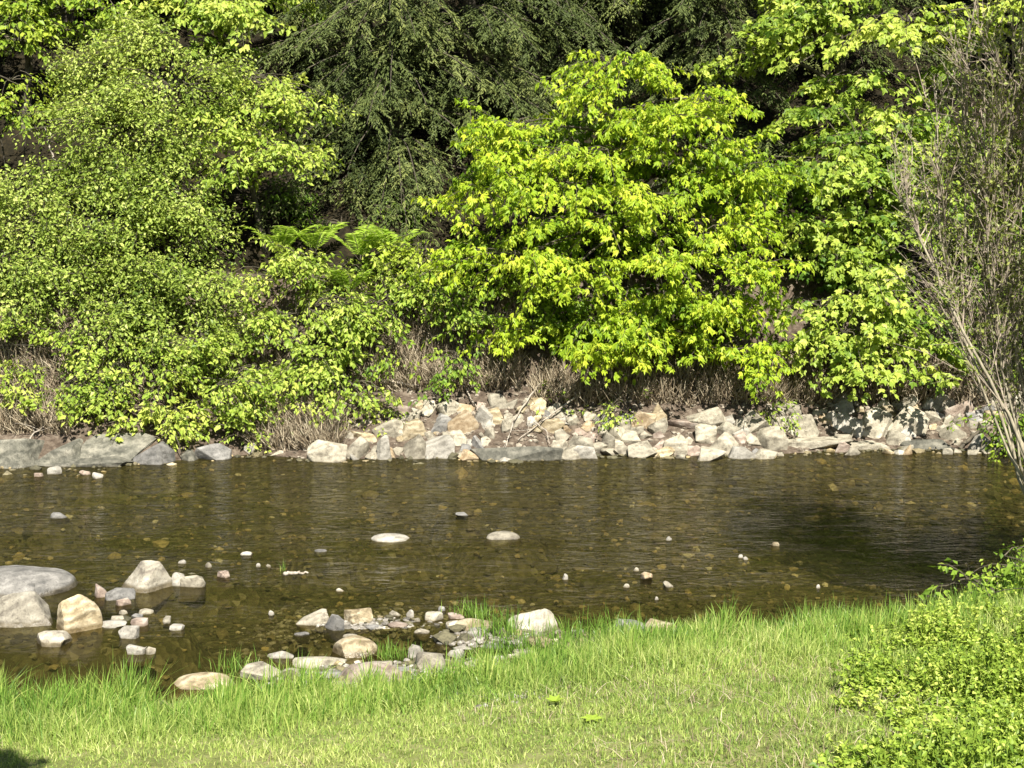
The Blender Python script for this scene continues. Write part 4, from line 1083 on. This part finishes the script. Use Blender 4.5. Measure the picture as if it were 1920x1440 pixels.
# -- fallen wood
def dead_branch(name, label, pts, r0, seed, twigs=3, cat='branch', mat='deadwood'):
    r = np.random.default_rng(seed); bag = Bag()
    p = np.array(pts, float)
    k = 12; s = np.linspace(0, len(p) - 1, k); path = np.stack([np.interp(s, np.arange(len(p)), p[:, i]) for i in range(3)], -1)
    path += r.normal(0, r0 * .35, path.shape)
    tubes(bag, path[None], np.linspace(r0, r0 * .4, k)[None], 7)
    for _ in range(twigs):
        i = r.integers(3, k - 1); e = path[i] + norm(r.normal(size=3) + np.array([0, -.2, .4])) * r.uniform(.12, .35)
        tubes(bag, curve_pts(path[i], e, 4, r.normal(0, .03, (1, 3))), np.linspace(r0 * .4, r0 * .12, 4)[None], 5)
    o = bag.build(name, M[mat], None, True)
    return tag(o, label, cat)


def over(px, py, up=.04):
    q = hit(px, py, 17, 30); return q + np.array([0, -.05, up])


dead_branch('fallen_log', 'short grey log lying across the dead grass bank', [over(688, 712), over(735, 722), over(785, 728)], .035, 91, 2, 'log')
dead_branch('dead_branch', 'thin dark branch slanting down the rubble below the vine', [over(865, 715), over(885, 755), over(910, 790)], .014, 92, 2)
dead_branch('dead_branch', 'forked dead branch propped on the greenish shelf', [over(1010, 745, .2), over(965, 800, .12), over(945, 850, .05)], .016, 93, 4)
dead_branch('dead_branch', 'brown stick crossing the forked dead branch', [over(1075, 765, .15), over(1020, 800, .1), over(970, 830, .05)], .014, 94, 3)
dead_branch('dead_branch', 'short curved stick above the yellow tinted stone', [over(1000, 800, .08), over(1025, 820, .1), over(1030, 838, .05)], .010, 95, 1)
dead_branch('dead_branch', 'black waterlogged snag at the downriver end of the rubble', [over(1800, 842, .02), over(1840, 815, .12), over(1880, 850, .02)], .03, 96, 5, mat='bark')
dead_branch('dead_branch', 'pale bare stick leaning across the dark cracked ledge block', [over(42, 862, .03), over(62, 838, .16), over(84, 812, .10)], .016, 98, 4)
dead_branch('dead_branch', 'thin pale trunk standing bare in the dark hollow upriver', [at(105, 308, 23.2), at(92, 275, 23.2), at(84, 240, 23.3)], .02, 99, 2)
dead_branch('dead_branch', 'bleached stick lying on top of the rubble near the willow', [over(1600, 752, .06), over(1660, 742, .05), over(1720, 748, .04)], .014, 100, 3)
q = on_level(553, 1078)
dead_branch('floating_stick', 'yellowish peeled stick floating in midstream', [q + np.array([-.10, 0, .015]), q + np.array([.12, .02, .02])], .022, 97, 0, 'stick')

# -- grasses
def blades(bag, P, h, w, r, lean=.35, bend=.45, wind=(0, 0), tint=None, seg=3):
    n = len(P); az = r.uniform(0, 2 * np.pi, n)
    D = np.stack([np.cos(az), np.sin(az), np.zeros(n)], -1) * (np.abs(r.normal(0, lean, n)))[:, None] + np.array([wind[0], wind[1], 0])
    fa = r.uniform(0, 2 * np.pi, n); B = np.stack([np.cos(fa), np.sin(fa), np.zeros(n)], -1)
    h = np.asarray(h); w = np.asarray(w)
    V = []
    for k in range(seg):
        t = k / seg
        c = P + D * (h * (t * .6 + bend * t ** 2))[:, None]; c[:, 2] += h * (t - .30 * t ** 2 * np.minimum(np.linalg.norm(D, axis=1) * 1.6, 1.6))
        ww = (w * (1 - .55 * t))[:, None]
        V += [c - B * ww * .5, c + B * ww * .5]
    c = P + D * (h * (.6 + bend))[:, None]; c[:, 2] += h * (1 - .30 * np.minimum(np.linalg.norm(D, axis=1) * 1.6, 1.6))
    V.append(c)
    V = np.stack(V, 1); m = 2 * seg + 1
    i = np.arange(n)[:, None] * m
    quads = np.concatenate([i + np.array([[2 * k, 2 * k + 1, 2 * k + 3, 2 * k + 2]]) for k in range(seg - 1)]) if seg > 1 else np.zeros((0, 4), int)
    tris = i + np.array([[2 * seg - 2, 2 * seg - 1, 2 * seg]])
    bag.add(V, [quads, tris], np.repeat(r.random(n) if tint is None else tint, m))


rg = np.random.default_rng(5)


def lawn_points(n, smin, smax, x0=-5.2, x1=6.2):
    x = rg.uniform(x0, x1, n); s = rg.uniform(smin, smax, n); y = near_y(x) - s
    keep = (y > 4.6) & (np.abs(x) < 1.0 + y * .40)
    x, y, s = x[keep], y[keep], s[keep]
    return np.stack([x, y, ground_z(x, y)], -1), s


bag = Bag()
P, s = lawn_points(260000, .35, 6.2)
px = 960 + P[:, 0] / P[:, 1] * FPX
lim = np.interp(px, [0, 900, 1300, 1900], [1.15, 1.2, 1.75, 1.9]) + .3 * nz(P[:, :2] + 31, 1.2)
cl = nz(P[:, :2], 1.6); thin = nz(P[:, :2] + 40, .55); fine = nz(P[:, :2] + 17, 7.0, 2)
keep = rg.random(len(P)) < np.clip(.9 - .9 * np.maximum(thin - .1, 0) * 2 + .5 * fine, .12, 1)
P, s, cl, thin, fine, lim = P[keep], s[keep], cl[keep], thin[keep], fine[keep], lim[keep]
strip = np.clip((s - lim) / .45, 0, 1)
h = (1 - .40 * strip) * np.clip(.058 + .03 * cl + .035 * fine, .025, .13) * rg.uniform(.5, 1.6, len(P)) * (1 + .9 * (1 - strip))
blades(bag, P, h, rg.uniform(.004, .008, len(P)), rg, .6, .5, tint=np.clip(.40 + .09 * strip + .22 * cl + .3 * thin + .1 * fine + rg.normal(0, .2, len(P)), 0, 1), seg=2)
tag(bag.build('mown_grass', M['grass_short']), 'short pale green mown grass of the near lawn', 'grass', kind='stuff')

bag = Bag()
P, s = lawn_points(22000, .1, 6.2)
keep = (nz(P[:, :2] + 60, 1.1) + .5 * nz(P[:, :2] + 2, 5.0)) > .02
P = P[keep]
blades(bag, P, rg.uniform(.04, .12, len(P)), rg.uniform(.003, .006, len(P)), rg, 1.1, .5, seg=2)
tag(bag.build('dead_grass', M['dead']), 'straw coloured dead blades scattered through the lawn', 'dead grass', kind='stuff')

bag = Bag()
P, s = lawn_points(175000, -.03, 2.8)
cl = nz(P[:, :2], 2.2); fine = nz(P[:, :2] + 5, 6.0, 2); px = 960 + P[:, 0] / P[:, 1] * FPX
bare = np.exp(-((px - 690) / 130) ** 2) * np.clip(1 - s / .3, 0, 1)
keep = (rg.random(len(P)) < np.clip(1.12 - s / np.interp(px, [0, 900, 1300, 1900], [1.35, 1.4, 1.95, 2.1]) + .35 * cl, 0, 1) * np.clip(.55 + 1.3 * fine, .05, 1)) & (rg.random(len(P)) > bare * 1.1) & (cl > -.5)
P, s, cl, px, fine = P[keep], s[keep], cl[keep], px[keep], fine[keep]
h = np.clip(.20 + .16 * cl + .16 * fine - .02 * s, .06, .46) * rg.uniform(.45, 1.4, len(P)) * np.interp(px, [0, 500, 650, 800, 1000, 1900], [1.15, 1.0, .7, .75, .95, .9])
h = h * np.clip(1.15 - s * .36, .3, 1)
blades(bag, P, h, rg.uniform(.005, .010, len(P)), rg, .40, .5, wind=(.08, .02), tint=np.clip(.36 + .30 * cl + .10 * s + .1 * fine + rg.normal(0, .22, len(P)), 0, 1), seg=3)
tag(bag.build('tall_grass', M['grass_tall']), 'long lush grass along the near water edge', 'grass', kind='stuff')


def tuft(label, px, py, n, h, rad, seed):
    r = np.random.default_rng(seed); p = hit(px, py)
    if p[2] < -.03: p = on_level(px, py, -.03)
    bag = Bag(); q = p + np.stack([r.normal(0, rad, n), r.normal(0, rad * .6, n), np.zeros(n)], -1)
    blades(bag, q, h * r.uniform(.5, 1.2, n), r.uniform(.005, .008, n), r, .35, .5, tint=np.clip(r.normal(.4, .18, n), 0, 1))
    tag(bag.build('grass_tuft', M['grass_tall']), label, 'grass tuft', 'grass tufts among the near stones')


tuft('upright grass tuft behind the long yellowish stone', 890, 1160, 110, .21, .10, 501)
tuft('grass tuft between the long yellowish stone and the grey grassy boulder', 938, 1190, 170, .26, .11, 502)
tuft('grass tuft growing over the front of the grey grassy boulder', 990, 1222, 300, .22, .17, 503)
tuft('grass tuft just beyond the grey grassy boulder', 1062, 1200, 130, .22, .10, 504)
tuft('tall loose grass tuft before the slanting grey stone', 1140, 1200, 190, .28, .14, 505)
tuft('lone dark green grass tuft standing out from the lush grass', 1570, 1178, 330, .26, .21, 506)
tuft('small grass tuft by the upright whitish stone', 735, 1238, 130, .18, .10, 507)
tuft('grass tuft between the smooth white oval stone and the thin white flake', 905, 1245, 150, .20, .10, 508)
tuft('wispy grass tuft leaning over the still pool', 440, 1262, 80, .22, .12, 509)
tuft('thin waterlogged green stems by the floating stick', 532, 1076, 14, .16, .03, 510)

# -- leafy ground cover and the bush of the near bank
r = np.random.default_rng(61)
gx = r.uniform(1.0, 5.6, 20000); gs = r.uniform(.1, 6.0, 20000); gy = near_y(gx) - gs
gp = 960 + gx / gy * FPX
edge = np.interp(gy, [6, 8, 9.5, 11, 12.5], [1600, 1510, 1540, 1630, 1710])
soft = np.clip((gp - edge) / 330 + 1.0 * nz(np.stack([gx, gy], -1), 1.1), 0, 1)
k = (r.random(len(gx)) < soft * .75) & (gy > 5) & (nz(np.stack([gx, gy], -1) + 9, 3.2) > -.16) & (np.abs(gx) < 1 + gy * .42)
gx, gy = gx[k], gy[k]; soft = soft[k]
base = np.stack([gx, gy, ground_z(gx, gy)], -1); n = len(base)
H = r.uniform(.06, .25, n) * (1 + .9 * nz(base[:, :2], 2.0)) * (.5 + .6 * soft)
tip = base + np.stack([r.normal(0, .06, n), r.normal(0, .06, n), H], -1)
bag = Bag()
tubes(bag, curve_pts(base, tip, 3), np.array([[.004, .003, .002]]), 3, np.full(n, .3))
m = 13; t = r.uniform(.25, 1.0, (n, m)); az = r.uniform(0, 6.283, (n, m))
P = base[:, None] * (1 - t[..., None]) + tip[:, None] * t[..., None]
T = np.stack([np.cos(az), np.sin(az), r.normal(.2, .55, (n, m)) - .35 * (1 - t)], -1)
Nn = np.zeros_like(T) + np.array([0, 0, 1.]) + r.normal(0, .45, T.shape)
leaves(bag, P.reshape(-1, 3), T.reshape(-1, 3), Nn.reshape(-1, 3), (r.uniform(.024, .056, (n, m)) * (1.15 - .35 * t)).ravel(), LEAF_OVATE,
       np.clip(.5 + .2 * (t - .6) + .35 * nz(base[:, :2] + 3, 1.4)[:, None] + r.normal(0, .14, (n, 1)) + r.normal(0, .17, (n, m)), 0, 1).ravel())
tag(bag.build('leafy_weeds', M['herb']), 'dense lime green leafy weeds covering the near bank by the willow', 'weeds', kind='stuff')

plant('shrub', 'leafy green bush at the near water edge beneath the willow', 'shrub', ground_pt(1850, 12.75), [
    (1800, 1140, 50, 30, 12.3, .25, .1, 1), (1870, 1125, 60, 40, 12.2, .3, .0, .9), (1850, 1090, 46, 20, 12.5, .25, -.2, .7), (1960, 1090, 80, 60, 12.4, .4, -.1, .9), (1850, 1175, 80, 24, 11.9, .25, .1, .9), (1940, 1180, 70, 30, 11.8, .3, .05, .9)],
    .065, LEAF_OVATE, 'vine', 47, r0=.015, trunks=3, spray=(.3, .24), droop=.3, hang=.35, lai=2.6, per=24, base_tint=.6)
for k, (px, py, lb) in enumerate([(1040, 1325, 'broad leaved plantain with one upright pale leaf in the lawn'), (1110, 1358, 'flat broad leaved weed in the lawn beside the plantain')]):
    p = hit(px, py); e = empty('broadleaf_weed', tuple(p), lb, 'weed', 'broad leaved weeds in the lawn'); bag = Bag()
    a = np.linspace(0, 6.28, 7)[:-1] + k; T = np.stack([np.cos(a), np.sin(a), np.full(6, .55 - .3 * k)], -1)
    leaves(bag, np.tile(p + [0, 0, .03], (6, 1)), T, np.tile(np.array([0, 0, 1.]), (6, 1)) + r.normal(0, .1, (6, 3)), np.full(6, .075), LEAF_OVATE, np.full(6, .5))
    bag.build('leaves', M['herb'], e)

# -- the willow leaning in from the near bank: pale stems, a haze of fine twigs, little narrow leaves
r = np.random.default_rng(66)
WD = 13.0
wroot = np.array([5.15, 12.55, float(ground_z(5.15, 12.55))])
wil = empty('willow_tree', tuple(wroot), 'twiggy pale stemmed willow with sparse leaves leaning over the water', 'tree')
ends = [(1700, 330, 13.6), (1755, 170, 13.4), (1800, 90, 13.3), (1850, 40, 13.1), (1900, 20, 12.9), (1745, 420, 13.8), (1830, 230, 13.2), (1880, 150, 12.6), (1860, 330, 13.0), (1915, 100, 13.0), (1960, 0, 12.7), (2020, 60, 12.4),
        (2080, 120, 12.6), (1760, 330, 13.0), (1930, 240, 12.9), (2160, 200, 12.5), (1990, -80, 12.9), (1840, -60, 13.2), (2200, -60, 12.6), (2280, 60, 12.0), (2100, -200, 13.0), (2350, 250, 12.2), (2240, 380, 12.8), (1980, -240, 13.4), (2400, -100, 13.2), (2120, 300, 13.4)]
paths = []
tb = Bag()
mids = {0: (1838, 640, 13.2), 5: (1800, 650, 13.5), 1: (1850, 560, 13.1), 11: (1870, 640, 13.0)}
for k, (px, py, d) in enumerate(ends):
    a = wroot + np.array([r.normal(-.05, .12), r.normal(0, .12), -.1]); b = at(px, py, d)
    m_ = at(1800 + (px - 1690) * .42 + r.normal(0, 22), 640 + r.normal(0, 40), 13.2 + r.normal(0, .2))
    s = np.linspace(0, 1, 12)[:, None]
    # a curve through the middle point
    c = 2 * m_ - .5 * (a + b)
    p = (1 - s) ** 2 * a + 2 * s * (1 - s) * c + s ** 2 * b
    p[1:-1] += r.normal(0, .018, (10, 3))
    paths.append(p)
    tubes(tb, p[None], (np.linspace(.017, .006, 12) * r.uniform(.6, 1.2))[None], 6)
tb.build('stems', M['bark_pale'], wil, True)
paths = np.array(paths)
nb = 640
ii = r.integers(0, len(paths), nb); tt = r.uniform(.36, .99, nb); fi = tt * 11; j = np.minimum(fi.astype(int), 10); fr = (fi - j)[:, None]
B0 = paths[ii, j] * (1 - fr) + paths[ii, j + 1] * fr
dirs = norm(paths[ii, j + 1] - paths[ii, j])
D = norm(dirs + r.normal(0, .36, (nb, 3)) + np.array([0, 0, .3])); LB = r.uniform(.3, .85, nb) * (1.15 - .5 * tt)
B1 = B0 + D * LB[:, None]
tw = Bag()
cb = curve_pts(B0, B1, 6, r.normal(0, .05, (nb, 3)))
tubes(tw, cb, np.linspace(.006, .0022, 6)[None], 3)
nt_ = 7
ti = np.repeat(np.arange(nb), nt_); u = r.uniform(.15, 1, nb * nt_) * 4.999; j = u.astype(int); fr = (u - j)[:, None]
T0 = cb[ti, j] * (1 - fr) + cb[ti, j + 1] * fr
TD = norm(norm(cb[ti, 5] - cb[ti, 0]) + r.normal(0, .45, (len(ti), 3))); TL = r.uniform(.12, .36, len(ti))
T1 = T0 + TD * TL[:, None]; ct = curve_pts(T0, T1, 4, r.normal(0, .02, T0.shape))
tubes(tw, ct, np.array([[.0032, .0028, .002, .0012]]), 3)
tw.build('twigs', M['willow_twig'], wil)
lf = Bag()
nl = 7
li = np.repeat(np.arange(len(ti)), nl); u = r.random(len(li)) * 2.999; j = u.astype(int); fr = (u - j)[:, None]
LP = ct[li, j] * (1 - fr) + ct[li, j + 1] * fr
LT = norm(TD[li] + r.normal(0, .6, (len(li), 3)) - np.array([0, 0, .15]))
keep = r.random(len(li)) < np.clip(.58 + .6 * nz(LP, .9), .2, 1)
leaves(lf, LP[keep], LT[keep], r.normal(0, .6, (keep.sum(), 3)) + np.array([0, -.2, .8]), r.uniform(.028, .055, keep.sum()), LEAF_OVATE, np.clip(r.normal(.45, .2, keep.sum()), 0, 1))
sh, _b, _t, _h, _o = foliage([(2130, 300, 170, 220, 12.3, .7, 0, 1), (2330, 150, 200, 260, 12.0, .9, 0, 1), (2080, 20, 140, 160, 12.8, .7, 0, 1), (2300, 560, 200, 160, 12.2, .8, 0, 1), (2200, -250, 260, 180, 12.6, .9, 0, 1), (2500, 0, 200, 300, 12.4, .9, 0, 1),
    (2020, -200, 160, 120, 13.2, .7, 0, 1), (2450, 350, 200, 260, 13.0, .8, 0, 1)], wroot[:2], .06, LEAF_OVATE, r, spray=(.5, .35), lai=1.15, per=40)
lf.add(np.concatenate(sh.v), [np.concatenate(x) for x in sh.f.values()], np.concatenate(sh.t))
lf.build('leaves', M['willow'], wil)

# -- the tree at the photographer's side, whose shadow falls on the corner of the lawn
t0 = np.array([-4.6, 1.6, float(ground_z(-4.6, 1.6))])
e = empty('shade_tree', tuple(t0), 'tree beside the photographer whose shadow darkens the upriver corner of the lawn', 'tree')
r = np.random.default_rng(88)
tb = Bag(); lf = Bag()
tubes(tb, curve_pts(t0 - [0, 0, .2], t0 + np.array([.2, .2, 4.6]), 8, np.array([[.1, 0, 0]])), np.linspace(.16, .07, 8)[None], 8)
for c, rad in (((-2.12, 3.98, 5.3), .45), ((-3.3, 3.0, 5.4), .8), ((-4.4, 2.2, 6.4), 1.1), ((-5.3, 1.2, 6.0), 1.0)):
    c = np.array(c); n = int(1500 * rad)
    tubes(tb, curve_pts(t0 + np.array([.1, .1, 2.6]), c, 7, np.array([[0, 0, .4]])), np.linspace(.06, .012, 7)[None], 6)
    q = c + norm(r.normal(size=(n, 3))) * (r.random((n, 1)) ** .4) * rad * np.array([1, 1, .6])
    leaves(lf, q, r.normal(0, 1, (n, 3)) - [0, 0, .6], r.normal(0, .5, (n, 3)) + [0, 0, 1.], r.uniform(.08, .14, n), LEAF_LOBED, r.random(n))
tb.build('trunk', M['bark'], e, True); lf.build('crown', M['maple'], e)
